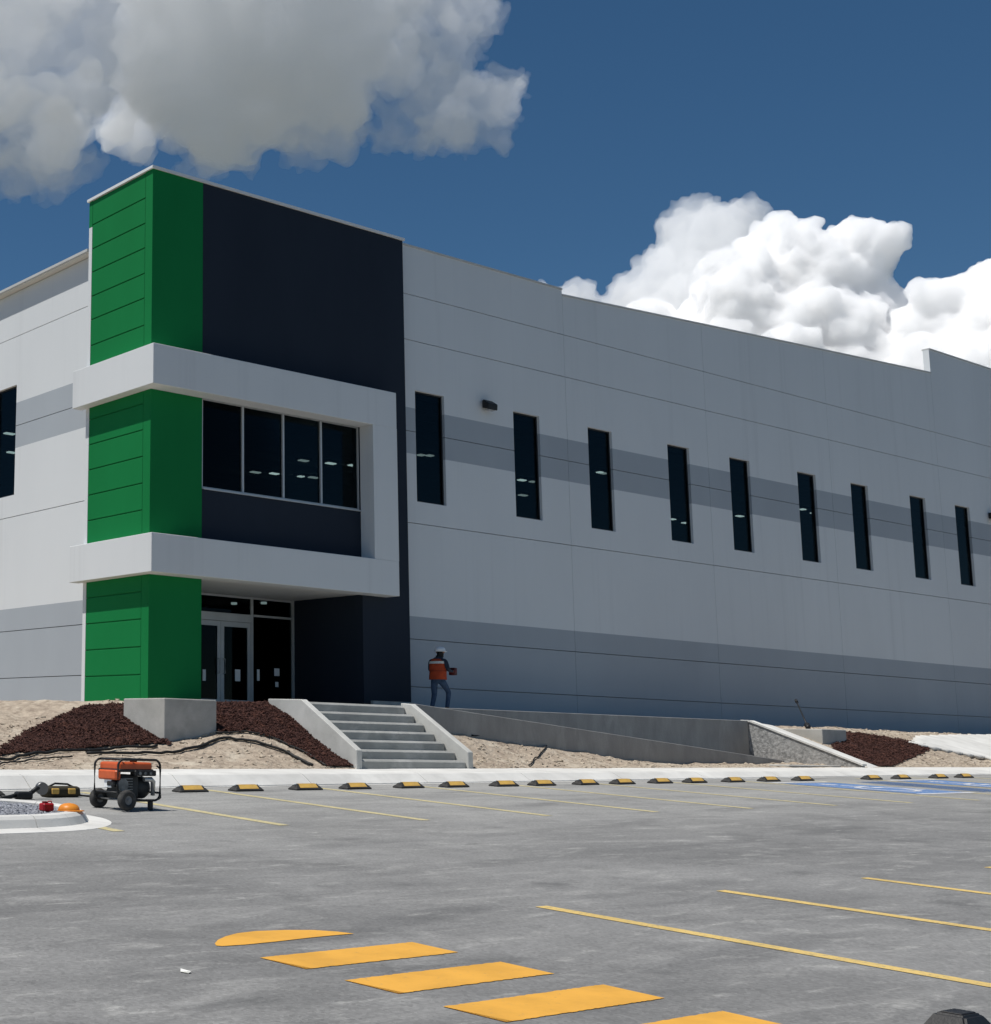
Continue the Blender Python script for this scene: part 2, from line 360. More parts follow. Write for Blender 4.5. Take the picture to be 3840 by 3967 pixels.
for k in range(60):
    x0 = -18 + 1.8 * k; x1 = x0 + 1.788; dz = random.uniform(-0.004, 0.004)
    bm = bmesh.new(); vs = add_box(bm, x0, x1, 19.33, 20.52, 0, 1)
    for w in vs: w.co.z = side_z(w.co.x) + dz - (0.028 * (20.52 - w.co.y)) - (0.12 if w.co.z < 0.5 else 0)
    bmesh.ops.bevel(bm, geom=bm.edges[:], offset=0.008, segments=1, affect='EDGES')
    bm_obj('paving_slab', bm, CONCW, pav)

# bank of bare caliche soil between pavement and building
bank = grid_obj('soil_bank', list(np.arange(-10, 22, 0.14)) + list(np.arange(22, 75, 0.2)), list(np.arange(20.50, 24.2, 0.11)) + list(np.arange(24.3, 44, 0.35)),
                lambda x, y: bank_z(x, y) - (0.35 if (20.85 < x < 39.6 and y > 22.3) else 0.0), SOIL); tag(bank, kind='structure')
def scatter(name, pts, size, mt, flat=1.0, parent=None, box_like=False):
    """many small lumps joined into one mesh"""
    n = len(pts); pts = np.asarray(pts, float); s = RNG.uniform(*size, n)
    if box_like:
        base = np.array([(x, y, z) for x in (-.5, .5) for y in (-.5, .5) for z in (-.5, .5)]) * np.array([1.0, 0.38, 0.22])
        fc = np.array([(0, 1, 3, 2), (4, 6, 7, 5), (0, 4, 5, 1), (2, 3, 7, 6), (0, 2, 6, 4), (1, 5, 7, 3)])
    else:
        base = np.array([(1, 0, 0), (0, 1, 0), (-1, 0, 0), (0, -1, 0), (0, 0, 1), (0, 0, -1)], float) * 0.5
        fc = np.array([(0, 1, 4), (1, 2, 4), (2, 3, 4), (3, 0, 4), (1, 0, 5), (2, 1, 5), (3, 2, 5), (0, 3, 5)])
    q = RNG.normal(size=(n, 4)); q /= np.linalg.norm(q, axis=1)[:, None]
    w, x, y, z = q.T
    M = np.stack([1 - 2 * (y * y + z * z), 2 * (x * y - z * w), 2 * (x * z + y * w), 2 * (x * y + z * w), 1 - 2 * (x * x + z * z), 2 * (y * z - x * w),
                  2 * (x * z - y * w), 2 * (y * z + x * w), 1 - 2 * (x * x + y * y)], 1).reshape(n, 3, 3)
    b = base[None] * RNG.uniform(0.7, 1.3, (n, len(base), 1)); V = np.einsum('nij,nkj->nki', M, b) * s[:, None, None]
    V[:, :, 2] *= flat; V += pts[:, None, :]
    me = bpy.data.meshes.new(name); nb = len(base)
    Fc = (fc[None] + (np.arange(n) * nb)[:, None, None]).reshape(-1, fc.shape[1])
    me.from_pydata(V.reshape(-1, 3).tolist(), [], Fc.tolist()); me.materials.append(mt); me.update()
    return link(bpy.data.objects.new(name, me), parent)
def inside(px, py, poly):
    c = False; j = len(poly) - 1
    for i in range(len(poly)):
        xi, yi = poly[i]; xj, yj = poly[j]
        if (yi > py) != (yj > py) and px < (xj - xi) * (py - yi) / (yj - yi) + xi: c = not c
        j = i
    return c
# clods on the bank
pts = []
while len(pts) < 4200:
    x = random.uniform(9, 60); y = 20.6 + random.random() ** 1.3 * 5.0
    if 20.6 < x < 24.1 or (24 < x < 39.8 and y > 22.0) or (x > 20 and y > 27): continue
    pts.append((x, y, bank_z(x, y) - 0.006))
tag(scatter('soil_clods', pts, (0.03, 0.16), STONE, 0.5), 'small pale clods and stones lying on the bare bank', 'stones', kind='stuff')

pts = []
while len(pts) < 9000:
    x = random.uniform(9, 56); y = 20.55 + random.random() ** 1.2 * 4.6
    if 20.6 < x < 24.1 or (24 < x < 39.8 and y > 22.0) or (x > 20 and y > 27): continue
    if fbm(x, y, 1.1) < -0.05: continue
    pts.append((x, y, bank_z(x, y) - 0.004))
tag(scatter('soil_grit', pts, (0.02, 0.06), mat('grit', (0.40, 0.33, 0.25), (0.24, 0.19, 0.15), 1.2, 0.95), 0.6), 'fine brownish grit scattered on the bare bank', 'grit', kind='stuff')

# ------------------------------------------------------------------ building
B = thing('warehouse', (25, 28, 0.7), 'long white warehouse with grey bands, green and navy entrance tower and slot windows', 'building')
BASE = 0.30
YW, XL, YT, XT, XTR = 27.5, 20.72, 27.2, 20.49, 29.53
GAP, GV = 0.010, 0.006
def panel(name, x0, x1, y0, y1, z0, z1, mt, g=(GAP, GAP, GAP, GAP), bev=0.012):
    """one cast panel; g = joint left, right, bottom, top. Runs along x when thin in y and the other way round"""
    bm = bmesh.new()
    if (x1 - x0) > (y1 - y0): add_box(bm, x0 + g[0], x1 - g[1], y0, y1, z0 + g[2], z1 - g[3], 0)
    else: add_box(bm, x0, x1, y0 + g[0], y1 - g[1], z0 + g[2], z1 - g[3], 0)
    return bm_obj(name, bm, mt, B)
# levels: (z, is a real joint)
LV = [(BASE, 0), (1.53, 1), (2.86, 1), (3.50, 0), (6.16, 1), (8.17, 0), (8.83, 1), (9.52, 0), (11.54, 1), (12.92, 1)]
def band_mat(z): return GREY if (z < 3.4 or 8.1 < z < 9.4) else WHITE
WZ0, WZ1 = 6.80, 10.07
def window(axis, a0, a1, plane, z0, z1, depth=0.09):
    """dark slot window set back in its opening: frame with a pane, a mullion rail"""
    w = 0.045; bm = bmesh.new()
    y0, y1 = plane + depth, plane + depth + 0.06
    def bb(u0, u1, s0, s1, za, zb):
        if axis == 'x': add_box(bm, u0, u1, s0, s1, za, zb)
        else: add_box(bm, s0, s1, u0, u1, za, zb)
    bb(a0, a0 + w, y0, y1, z0, z1); bb(a1 - w, a1, y0, y1, z0, z1); bb(a0 + w, a1 - w, y0, y1, z0, z0 + w); bb(a0 + w, a1 - w, y0, y1, z1 - w, z1)
    fr = bm_obj('window', bm, mat('dark_bronze_frame', (0.02, 0.022, 0.025), rough=0.45), B)
    bm = bmesh.new(); bb(a0 + w, a1 - w, y0 + 0.02, y0 + 0.035, z0 + w, z1 - w); bm_obj('pane', bm, GLASS, fr)
    return fr
def wall_run(axis, cols, plane, thick, wins, tops, sign=1):
    """tilt-up wall: cols = joint positions, wins = [(start, end)], tops = [(z at start, z at end)]"""
    for i in range(len(cols) - 1):
        c0, c1 = cols[i], cols[i + 1]
        ws = [w for w in wins if c0 < w[0] < c1]
        for j in range(len(LV)):
            z0 = LV[j][0]; z1 = LV[j + 1][0] if j + 1 < len(LV) else None
            jb, jt = LV[j][1], (LV[j + 1][1] if z1 else 0)
            mt = band_mat(z0 + 0.05)
            if z1 is None:
                # parapet piece with its own (sloping) top
                ta, tb = tops[i]; p = [(c0 + GV, z0 + GAP), (c1 - GV, z0 + GAP), (c1 - GV, tb), (c0 + GV, ta)]
                if axis == 'x': prism_y('wall_panel', p, plane, plane + thick, mt, B)
                else: prism_x('wall_panel', p, plane, plane + thick, mt, B)
                cp = [(c0, ta + 0.002), (c1, tb + 0.002), (c1, tb + 0.055), (c0, ta + 0.055)]
                if axis == 'x': prism_y('parapet_cap', cp, plane - 0.03, plane + thick + 0.03, CAPM, B)
                continue
            # heights at which the row is cut by window heads and sills
            segs = [(z0, z1)]
            hit = ws and z0 < WZ1 and z1 > WZ0
            if hit:
                cuts = [z0] + [z for z in (WZ0, WZ1) if z0 < z < z1] + [z1]
                segs = list(zip(cuts[:-1], cuts[1:]))
            for (a, b) in segs:
                g2, g3 = (GAP if (a == z0 and jb) else 0), (GAP if (b == z1 and jt) else 0)
                if hit and a >= WZ0 - 1e-6 and b <= WZ1 + 1e-6:
                    edges = [c0] + [e for w in ws for e in w] + [c1]
                    for k in range(0, len(edges), 2):
                        g0 = GV if k == 0 else 0; g1 = GV if k == len(edges) - 2 else 0
                        if axis == 'x': panel('wall_panel', edges[k], edges[k + 1], plane, plane + thick, a, b, mt, (g0, g1, g2, g3), 0.006 if not (g2 or g3) else 0.010)
                        else: panel_y(edges[k], edges[k + 1], plane, thick, a, b, mt, (g0, g1, g2, g3))
                else:
                    if axis == 'x': panel('wall_panel', c0, c1, plane, plane + thick, a, b, mt, (GV, GV, g2, g3))
                    else: panel_y(c0, c1, plane, thick, a, b, mt, (GV, GV, g2, g3))
        for w in ws: window(axis, w[0], w[1], plane, WZ0, WZ1)
def panel_y(y0, y1, x, thick, a, b, mt, g):
    bm = bmesh.new(); add_box(bm, x, x + thick, y0 + g[0], y1 - g[1], a + g[2], b - g[3])
    bm_obj('wall_panel', bm, mt, B)
wx = [30.25, 34.53, 38.11, 42.30, 45.86, 50.10, 53.72, 58.04, 61.62, 65.9, 69.5]
colsx = [XTR + 0.0, 37.08, 44.6, 52.38, 60.5, 68.2, 75.9]
topsx = [(14.38, 14.40), (14.21, 14.60), (14.60, 14.99), (14.99, 15.39), (16.40, 16.38), (16.38, 16.36)]
wall_run('x', colsx, YW, 0.24, [(a, a + 1.22) for a in wx], topsx)
# joint backing (set behind the panels so that joints read as grooves)
box('joint_backing', XTR + 0.02, 75.8, YW + 0.17, YW + 0.21, BASE, 6.7, mat('joint_sealant', (0.50, 0.52, 0.53)), B)
for a, b in zip([XTR] + [w + 1.22 for w in wx], wx + [75.8]):
    box('joint_backing', a + 0.03, b - 0.03, YW + 0.17, YW + 0.21, 6.7, 10.17, MATS['joint_sealant'], B)
box('joint_backing', XTR + 0.02, 75.8, YW + 0.17, YW + 0.21, 10.17, 14.1, MATS['joint_sealant'], B)
# left wall, eave instead of parapet
wall_run('y', [30.05, 38.3, 46.1, 53.9], XL, 0.24, [(34.0, 35.22), (38.9, 40.12), (42.6, 43.82), (47, 48.2)], [(12.9 + 0.05, 12.95)] * 3)
box('joint_backing', XL + 0.17, XL + 0.21, 30.06, 53.8, BASE, 6.7, MATS['joint_sealant'], B)
for a, b in zip([30.06, 35.22, 40.12, 43.82, 48.2], [34.0, 38.9, 42.6, 47, 53.8]):
    box('joint_backing', XL + 0.17, XL + 0.21, a + 0.03, b - 0.03, 6.7, 10.17, MATS['joint_sealant'], B)
box('joint_backing', XL + 0.17, XL + 0.21, 30.06, 53.8, 10.17, 12.9, MATS['joint_sealant'], B)
box('eave', XL - 0.27, XL + 0.6, 30.08, 53.9, 12.955, 13.03, CAPM, B)
box('eave_soffit', XL - 0.25, XL - 0.002, 30.08, 53.9, 12.925, 12.953, SOFFIT, B)
# roof and dark interior
box('roof', XL + 0.25, 75.6, 29.95, 53.8, 12.55, 12.75, CAPM, B)
box('roof', XTR + 0.05, 75.6, YW + 0.24, 29.95, 12.55, 12.75, CAPM, B)
box('interior_floor', XL + 0.25, 75.6, 30.3, 53.8, 0.60, 0.78, DARKIN, B)
box('interior_floor', XTR, 75.6, YW + 0.25, 30.3, 0.60, 0.78, DARKIN, B)
box('interior_ceiling', XL + 0.25, 75.6, YW + 0.3, 53.8, 11.6, 11.65, DARKIN, B)
box('interior_wall', XL + 0.3, 75.6, 53.9, 54.1, BASE, 12.9, DARKIN, B)
box('interior_wall', 75.6, 75.85, YW + 0.25, 54.1, BASE, 14.1, DARKIN, B)
for k in range(22):
    y = 30.6 + k * 1.05
    box('roof_joist', XL + 0.3, 75.5, y, y + 0.12, 10.95, 11.25, mat('joist_grey', (0.55, 0.56, 0.57)), B)
# high-bay lamps seen through the glass
for px, py in [(823, 871), (806, 870), (999, 918), (1020, 921), (1001, 947), (1156, 905), (1148, 903), (1287, 993), (1311, 1000), (1416, 987), (1536, 974), (1557, 981), (1551, 1062), (1651, 1051), (1768, 1040), (18, 829), (22, 865),
               (489, 903), (525, 905.6), (581, 880.6), (633, 886), (676, 890), (576, 911), (600, 913)]:
    p = onZ(px, py, 10.9)
    if p[1] > 52: p = onZ(px, py, 10.2)
    bm = bmesh.new(); hw = random.uniform(0.10, 0.24); add_box(bm, p[0] - hw, p[0] + hw, p[1] - 0.1, p[1] + 0.1, 10.86, 10.90, mi=1); add_box(bm, p[0] - 0.3, p[0] + 0.3, p[1] - 0.16, p[1] + 0.16, 10.901, 11.0)
    bm_obj('high_bay_lamp', bm, [DARKIN, random.choice([LAMPM, LAMPD])], B)

# --- entrance tower
TZ = 14.34
XG, XD0 = 22.13, 27.72              # green / navy boundary, right side of the recess
ZB0, ZB1, ZU0, ZU1 = 3.91, 4.86, 8.56, 9.58
YREC = 29.88
def tbox(name, *a, **k): return box(name, *a, parent=B, **k)
tbox('green_front', XT, XG, YT, YT + 0.3, BASE, TZ, GREEN)
tbox('navy_panel', XG + 0.004, XTR, YT, YT + 0.3, 8.60, TZ, NAVY)
tbox('navy_pier', XD0 + 0.004, XTR, YT, YT + 0.3, BASE, 8.597, NAVY)
tbox('navy_spandrel', XG + 0.004, XD0, YT, YT + 0.3, ZB0 + 0.06, 6.20, NAVY)
tbox('tower_return', XTR - 0.3, XTR - 0.002, YT + 0.3, YW + 0.3, BASE, TZ, NAVY)
# green boards on the sunny side
gj = [onX(x, y, XT)[2] for x, y in ((360.5 / 2.0243, 870.4 / 2.0243), (355.8 / 2.0243, 965.3 / 2.0243), (355.8 / 2.0243, 1055 / 2.0243), (355.8 / 2.0243, 1148 / 2.0243), (356 / 2.0243, 1238 / 2.0243), (356 / 2.0243, 1337.7 / 2.0243))]
gj = [round(z, 3) for z in gj]
step = (gj[0] - gj[-1]) / 5
lv = [TZ] + gj + [gj[-1] - step * k for k in range(1, 30)]
lv = [z for z in lv if z > 1.0] + [BASE]
tbox('green_backing', XT + 0.03, XT + 0.3, YT + 0.3, 29.9, BASE, TZ - 0.01, GREEN)
for a, b in zip(lv[1:], lv[:-1]):
    bm = bmesh.new(); add_box(bm, XT, XT + 0.028, YT + 0.315, 29.895, a + 0.014, b - 0.014); bmesh.ops.bevel(bm, geom=bm.edges[:], offset=0.008, segments=1, affect='EDGES')
    bm_obj('green_board', bm, GREEN, B)
tbox('white_edge', XT, XL + 0.02, 29.903, 30.05, BASE, 13.6, WHITE)
# cap on top of the tower
bm = bmesh.new()
add_box(bm, XT - 0.05, XTR + 0.05, YT - 0.05, YT + 0.34, TZ + 0.002, TZ + 0.075); add_box(bm, XT - 0.05, XT + 0.34, YT + 0.341, 30.1, TZ + 0.002, TZ + 0.075)
bm_obj('tower_cap', bm, mat('white_cap', (0.70, 0.71, 0.71)), B)
tbox('tower_roof', XT + 0.3, XTR - 0.3, YT + 0.3, 30.05, 13.6, 13.75, CAPM)
tbox('tower_back', XT + 0.3, XTR - 0.3, 30.0, 30.2, 12.75, TZ - 0.05, NAVY)
tbox('tower_back_green', XT, XT + 0.3, 29.903, 30.05, 13.602, TZ, GREEN)
# white frame round the first-floor window, wrapping onto the side
XF, YF, XFR, XJ = 20.18, 26.7, 28.62, 27.70
def lband(name, z0, z1):
    p = [(XF, YF), (XFR, YF), (XFR, YT - 0.002), (XT - 0.002, YT - 0.002), (XT - 0.002, 30.25), (XF, 30.25)]
    bm = bmesh.new(); a = [bm.verts.new((x, y, z0)) for x, y in p]; b = [bm.verts.new((x, y, z1)) for x, y in p]
    bm.faces.new(a); bm.faces.new(b[::-1])
    for i in range(6): bm.faces.new((a[i], a[(i + 1) % 6], b[(i + 1) % 6], b[i]))
    bmesh.ops.bevel(bm, geom=bm.edges[:], offset=0.008, segments=1, affect='EDGES')
    return bm_obj(name, bm, WHITE, B)
lband('frame_upper_band', ZU0, ZU1); lband('frame_lower_band', ZB0, ZB1)
tbox('frame_jamb', XJ, XFR, YF, YT - 0.002, ZB1 + 0.001, ZU0 - 0.001, WHITE)
# tower window: four panes in aluminium
WB0, WB1 = 6.22, 8.60
xs = [22.15, 23.52, 24.92, 26.28, 27.68]
bm = bmesh.new()
for x in xs: add_box(bm, x - 0.03 if x > 22.2 else x, x + 0.03 if x < 27.6 else x, YT + 0.03, YT + 0.13, WB0 + 0.062, WB1 - 0.062)
add_box(bm, xs[0], xs[-1], YT + 0.03, YT + 0.13, WB0, WB0 + 0.06); add_box(bm, xs[0], xs[-1], YT + 0.03, YT + 0.13, WB1 - 0.06, WB1)
wf = bm_obj('window', bm, ALU, B)
for a, b in zip(xs[:-1], xs[1:]):
    box('pane', a + 0.03, b - 0.03, YT + 0.08, YT + 0.092, WB0 + 0.06, WB1 - 0.06, GLASS, wf)
tbox('window_sill', xs[0], XJ + 0.0, YT - 0.04, YT + 0.03, 6.20, 6.235, ALU)
# entrance recess
tbox('recess_ceiling', XG, XD0, YT - 0.001, YREC + 0.1, ZB0 + 0.02, ZB0 + 0.058, mat('ceiling_white', (0.62, 0.62, 0.60)))
tbox('recess_side', XD0 + 0.004, XD0 + 0.25, YT + 0.301, YREC + 0.2, BASE, ZB0 + 0.02, NAVY)
tbox('recess_side', XG - 0.25, XG, YT + 0.301, YREC + 0.2, BASE, ZB0 + 0.02, GREEN)
tbox('upper_floor', XT + 0.3, XTR - 0.31, YT + 0.31, 34, 4.0, 4.15, DARKIN)
LAND = 0.80
ST = thing('entrance_doors', (25, YREC, LAND), 'aluminium double glass entrance doors with sidelight in the dark recess', 'doors')
bm = bmesh.new()
YD0, YD1 = YREC, YREC + 0.1
for x in (22.16, 23.86, 26.12, 27.66): add_box(bm, x - 0.03, x + 0.06, YD0, YD1, LAND, 3.93)
add_box(bm, 22.13, 23.82, YD0, YD1, 3.38, 3.44); add_box(bm, 26.19, 27.62, YD0, YD1, 3.38, 3.44)
add_box(bm, 23.93, 26.08, YD0 - 0.02, YD1, 3.20, 3.42)
add_box(bm, 22.2, 27.6, YD0 + 0.001, YD1 - 0.001, 3.87, 3.925)
add_box(bm, 22.23, 23.82, YD0 + 0.002, YD1, LAND, LAND + 0.1); add_box(bm, 26.19, 27.62, YD0 + 0.002, YD1, LAND, LAND + 0.1)
bm_obj('door_frame', bm, ALU, ST)
for (a, b) in ((22.22, 23.83), (26.18, 27.63)):
    box('sidelight_pane', a, b, YD0 + 0.04, YD0 + 0.055, LAND + 0.1, 3.38, GLASS, ST)
for (a, b) in ((22.22, 23.83), (23.92, 26.09), (26.18, 27.63)):
    box('transom_pane', a, b, YD0 + 0.04, YD0 + 0.055, 3.44, 3.87, GLASS, ST)
for (a, b, hx) in ((23.93, 24.995, 24.90), (25.005, 26.08, 25.10)):
    bm = bmesh.new(); w = 0.115
    add_box(bm, a, a + w, YD0, YD0 + 0.05, LAND + 0.02, 3.19); add_box(bm, b - w, b, YD0, YD0 + 0.05, LAND + 0.02, 3.19)
    add_box(bm, a + w, b - w, YD0, YD0 + 0.05, 3.05, 3.19); add_box(bm, a + w, b - w, YD0, YD0 + 0.05, LAND + 0.02, LAND + 0.24)
    dl = bm_obj('door_leaf', bm, ALU, ST)
    box('pane', a + w, b - w, YD0 + 0.02, YD0 + 0.032, LAND + 0.24, 3.05, GLASS, dl)
    tube('pull_handle', [(hx, YD0 + 0.0, 1.75), (hx, YD0 - 0.07, 1.75), (hx, YD0 - 0.07, 2.15), (hx, YD0, 2.15)], 0.014, ALU, dl)
PAPER = mat('paper', (0.86, 0.87, 0.86), (0.80, 0.81, 0.80), 6, 0.8)
for (px0, py0, px1, py1) in ((388, 1281, 394, 1303), (450, 1281, 460, 1304), (525, 1279, 535, 1294), (527, 1305, 533, 1315), (492, 1281, 497, 1303)):
    yp = YREC + (0.015 if px0 < 470 else 0.036); a = onY(px0, py0, yp); b = onY(px1, py1, yp)
    box('paper_notice', a[0], b[0], yp, yp + 0.003, b[2], a[2], PAPER, ST)
tbox('lobby_back', XL + 0.3, XTR, 33.9, 34.1, BASE, 4.0, DARKIN)

for px, py in ((448, 1157), (505, 1156), (522, 1148), (536, 1151)):
    p = onZ(px, py, 3.93); bm = bmesh.new(); add_tube(bm, [(p[0], p[1], 3.93), (p[0], p[1], 3.99)], 0.09, 12)
    bm_obj('lobby_lamp', bm, mat('lobby_glow', (0.9, 0.9, 0.9), emit=((1, 0.98, 0.93), 1.6)), B)
# concrete base strip along the building foot
tbox('plinth', XD0 + 0.25, XTR - 0.01, YT - 0.10, YT - 0.003, BASE, 1.08, CONC)

# --- wall lamps
def wall_lamp(x, z, label):
    o = thing('wall_lamp', (x, YW, z), label, 'lamp', 'wall lamps between the slot windows')
    box('back_box', x - 0.12, x + 0.12, YW - 0.10, YW + 0.002, z - 0.02, z + 0.22, BLACKP, o, 0.015)
    bm = bmesh.new(); pr = [(YW - 0.10, z + 0.22), (YW - 0.32, z + 0.06), (YW - 0.30, z - 0.12), (YW - 0.10, z - 0.02)]
    a = [bm.verts.new((x - 0.21, y, q)) for y, q in pr]; b = [bm.verts.new((x + 0.21, y, q)) for y, q in pr]
    bm.faces.new(a); bm.faces.new(b[::-1])
    for i in range(4): bm.faces.new((a[i], b[i], b[(i + 1) % 4], a[(i + 1) % 4]))
    bmesh.ops.bevel(bm, geom=bm.edges[:], offset=0.02, segments=1, affect='EDGES')
    bm_obj('lamp_head', bm, BLACKP, o)
    box('lens', x - 0.15, x + 0.15, YW - 0.28, YW - 0.14, z - 0.115, z - 0.095, mat('lamp_lens', (0.3, 0.3, 0.3), rough=0.2), o)
wall_lamp(33.25, 9.98, 'black wall lamp mounted between the first two slot windows beside the navy tower')
wall_lamp(64.55, 9.80, 'black wall lamp past the ninth slot window from the navy tower')

# ------------------------------------------------------------------ landing, stairs, ramp
land = box('landing', 20.83, 39.75, 22.2, YT - 0.003, 0.2, LAND, CONC); tag(land, kind='structure')
box('landing_slab', XG - 0.0, XD0, YT - 0.002, YREC + 0.3, 0.2, LAND + 0.001, CONC, land)
box('landing_slab', XTR + 0.0, 39.75, YT - 0.002, YW - 0.002, 0.2, LAND - 0.003, CONC, land)
SX0, SX1 = 20.81, 23.92
es = thing('entrance_stair', (22.3, 20.5, -0.55), 'broad concrete stair of seven steps with sloping side walls', 'stair')
rise = (LAND + 0.55) / 7; tread = (22.2 - 20.52) / 6
for k in range(7):
    y0 = 20.52 + tread * k; z1 = -0.55 + rise * (k + 1)
    bm = bmesh.new(); add_box(bm, SX0, SX1, y0, y0 + tread + (0.35 if k == 6 else 0.04), z1 - rise - 0.10 - (0.1 if k == 0 else 0), z1 + (0.002 if k == 6 else 0)); bmesh.ops.bevel(bm, geom=bm.edges[:], offset=0.045, segments=1, affect='EDGES')
    bm_obj('step', bm, CONCS, es)
for (xa, xb) in ((SX0 - 0.16, SX0), (SX1, SX1 + 0.16)):
    back = 23.1 if xa < 22 else 22.35
    prism_x('side_wall', [(20.48, -0.75), (20.48, -0.18), (22.06, 0.84), (back, 0.86), (back, -0.5)], xa, xb, mat('cheek_concrete', (0.55, 0.545, 0.51), (0.44, 0.435, 0.405), 1.5, 0.88, 0.25, 40, c3=(0.60, 0.59, 0.555), s3=0.9), es, 0.012)

rp = thing('wheelchair_ramp', (31, 22.9, -0.2), 'long straight concrete ramp with low side walls rising to the landing', 'ramp')
def ramp_z(x): return 0.82 - (x - 24.2) / 13.7 * 1.03
prism_y('outer_wall', [(24.09, -0.5), (38.6, -0.7), (38.6, ramp_z(38.6)), (24.09, ramp_z(24.09) + 0.02)], 22.05, 22.2, CONCR, rp, 0.008)
prism_y('ramp_surface', [(24.1, 0.2), (38.6, -0.7), (38.6, ramp_z(38.6) - 0.05), (24.1, ramp_z(24.1) - 0.06)], 22.203, 23.6, CONCR, rp)
box('inner_wall', 24.1, 39.59, 23.62, 23.8, -0.6, 0.845, CONCR, rp, 0.01)
# cut the landing under the ramp: the ramp lies in front of the inner wall, so pull the landing back
me = land.data
for v in me.vertices: pass
bpy.data.objects.remove(land.children[0]); 
for ch in list(land.children): bpy.data.objects.remove(ch)
bm = bmesh.new()
add_box(bm, 20.83, 24.08, 22.62, 23.81, 0.2, LAND); add_box(bm, 20.83, 39.6, 23.812, YT - 0.003, 0.2, LAND)
add_box(bm, XG, XD0, YT - 0.002, YREC + 0.3, 0.2, LAND + 0.001); add_box(bm, XTR, 39.6, YT - 0.002, YW - 0.002, 0.2, LAND - 0.003)
bmesh.ops.recalc_face_normals(bm, faces=bm.faces); bm.to_mesh(me); bm.free()

# second stair further along, its rough side wall towards us
ss = thing('side_ramp', (40.2, 20.5, -0.48), 'short steep concrete ramp with rough speckled side wall and pale coping', 'ramp')
prism_x('side_wall', [(20.50, -0.8), (20.50, -0.36), (23.56, 0.80), (23.82, 0.82), (23.82, -0.6)], 39.61, 39.77, CONCD, ss)
prism_x('coping', [(20.46, -0.355), (23.56, 0.805), (23.84, 0.825), (23.84, 0.87), (23.55, 0.852), (20.46, -0.305)], 39.58, 39.80, CONCW, ss)
prism_x('sloping_surface', [(20.52, -0.8), (20.52, -0.42), (23.58, 0.74), (23.84, 0.78), (23.84, -0.6)], 39.81, 40.75, CONCW, ss)
tag(box('end_slab', onY(1500, 1465, 20.9)[0], onY(1600, 1470, 20.9)[0], 20.75, 21.3, -0.7, -0.36, CONC, None, 0.015), 'low flat concrete slab on the soil at the foot of the ramp', 'slab')

# concrete blocks
def cblock(x0, x1, y0, y1, z0, z1, label):
    bm = bmesh.new(); add_box(bm, x0, x1, y0, y1, z0, z1, 0.02, 2)
    tag(bm_obj('concrete_block', bm, CONC), label, 'block', 'concrete blocks on the bank')
cblock(17.37, 18.72, 22.5, 23.9, -0.75, 0.765, 'big square concrete block between brown mulch beds below the green tower')
cblock(41.45, 42.75, 22.5, 23.9, -0.3, 0.655, 'small concrete block above the mulch beyond the speckled side wall')
# tool leaning by the small block
a = onY(1545, 1388, 23.7); b = onY(1524, 1341, 25.2)
tl = thing('digging_bar', tuple(a), 'dark long-handled shovel leaning behind the small concrete block', 'shovel')
tube('handle', [tuple(a), tuple(a + (b - a) * 0.5), tuple(b)], 0.022, BLACKP, tl)
tube('grip', [tuple(a + (b - a) * 0.93), tuple(b + (b - a) * 0.02)], 0.045, BLACKP, tl)
bm = bmesh.new(); dv = Vector(tuple(a - b)).normalized(); add_tube(bm, [Vector(tuple(a)), Vector(tuple(a)) + dv * 0.3], [0.09, 0.06], 8); bm_obj('blade', bm, BLACKP, tl)

# ------------------------------------------------------------------ mulch beds, path, hoses
def bed(poly, xr, yr, label, nchips, dz=0.035):
    step = 0.09; X = np.arange(xr[0], xr[1], step); Y = np.arange(yr[0], yr[1], step)
    idx = {}; V = []; Fc = []; cells = []
    def vid(i, j):
        if (i, j) not in idx:
            x, y = X[0] + i * step, Y[0] + j * step
            idx[(i, j)] = len(V); V.append((x, y, bank_z(x, y) + dz + 0.02 * fbm(x, y, 5)))
        return idx[(i, j)]
    for i in range(len(X)):
        for j in range(len(Y)):
            x, y = X[i] + step / 2, Y[j] + step / 2
            q = proj((x, y, bank_z(x, y)))
            if inside(q[0] + 3 * fbm(x, y, 2.2), q[1] + 1.5 * fbm(y, x, 2.2), poly):
                Fc.append((vid(i, j), vid(i + 1, j), vid(i + 1, j + 1), vid(i, j + 1))); cells.append((x, y))
    o = pydata('mulch_bed', V, Fc, MULCH, None, True); tag(o, label, 'mulch', kind='stuff')
    pts = []
    for k in range(nchips):
        x, y = random.choice(cells); x += random.uniform(-.06, .06); y += random.uniform(-.06, .06)
        pts.append((x, y, bank_z(x, y) + dz + 0.015 + 0.02 * fbm(x, y, 5)))
    s = scatter('bark_chips', pts, (0.025, 0.08), MULCH, 0.8, o, True); s['kind'] = 'stuff'
    return o
bed([(-60, 1452), (0, 1437), (60, 1400), (150, 1357), (235, 1350), (245, 1352), (300, 1395), (330, 1425), (240, 1428), (110, 1437), (0, 1448), (-60, 1462)], (11.5, 18.3), (20.9, 25.5), 'dark bark mulch bed left of the big concrete block', 13000)
bed([(412, 1350), (524, 1349), (530, 1351), (690, 1476), (630, 1474), (590, 1445), (520, 1412), (470, 1402), (412, 1402)], (18.0, 20.64), (20.6, 25.2), 'dark bark mulch bed between the big block and the entrance stair', 10000)
bed([(1610, 1402), (1684, 1411), (1791, 1430), (1750, 1450), (1702, 1471), (1655, 1477), (1640, 1470), (1590, 1440)], (40.8, 47.5), (20.6, 24.6), 'dark bark mulch bed beyond the speckled side wall', 7000)
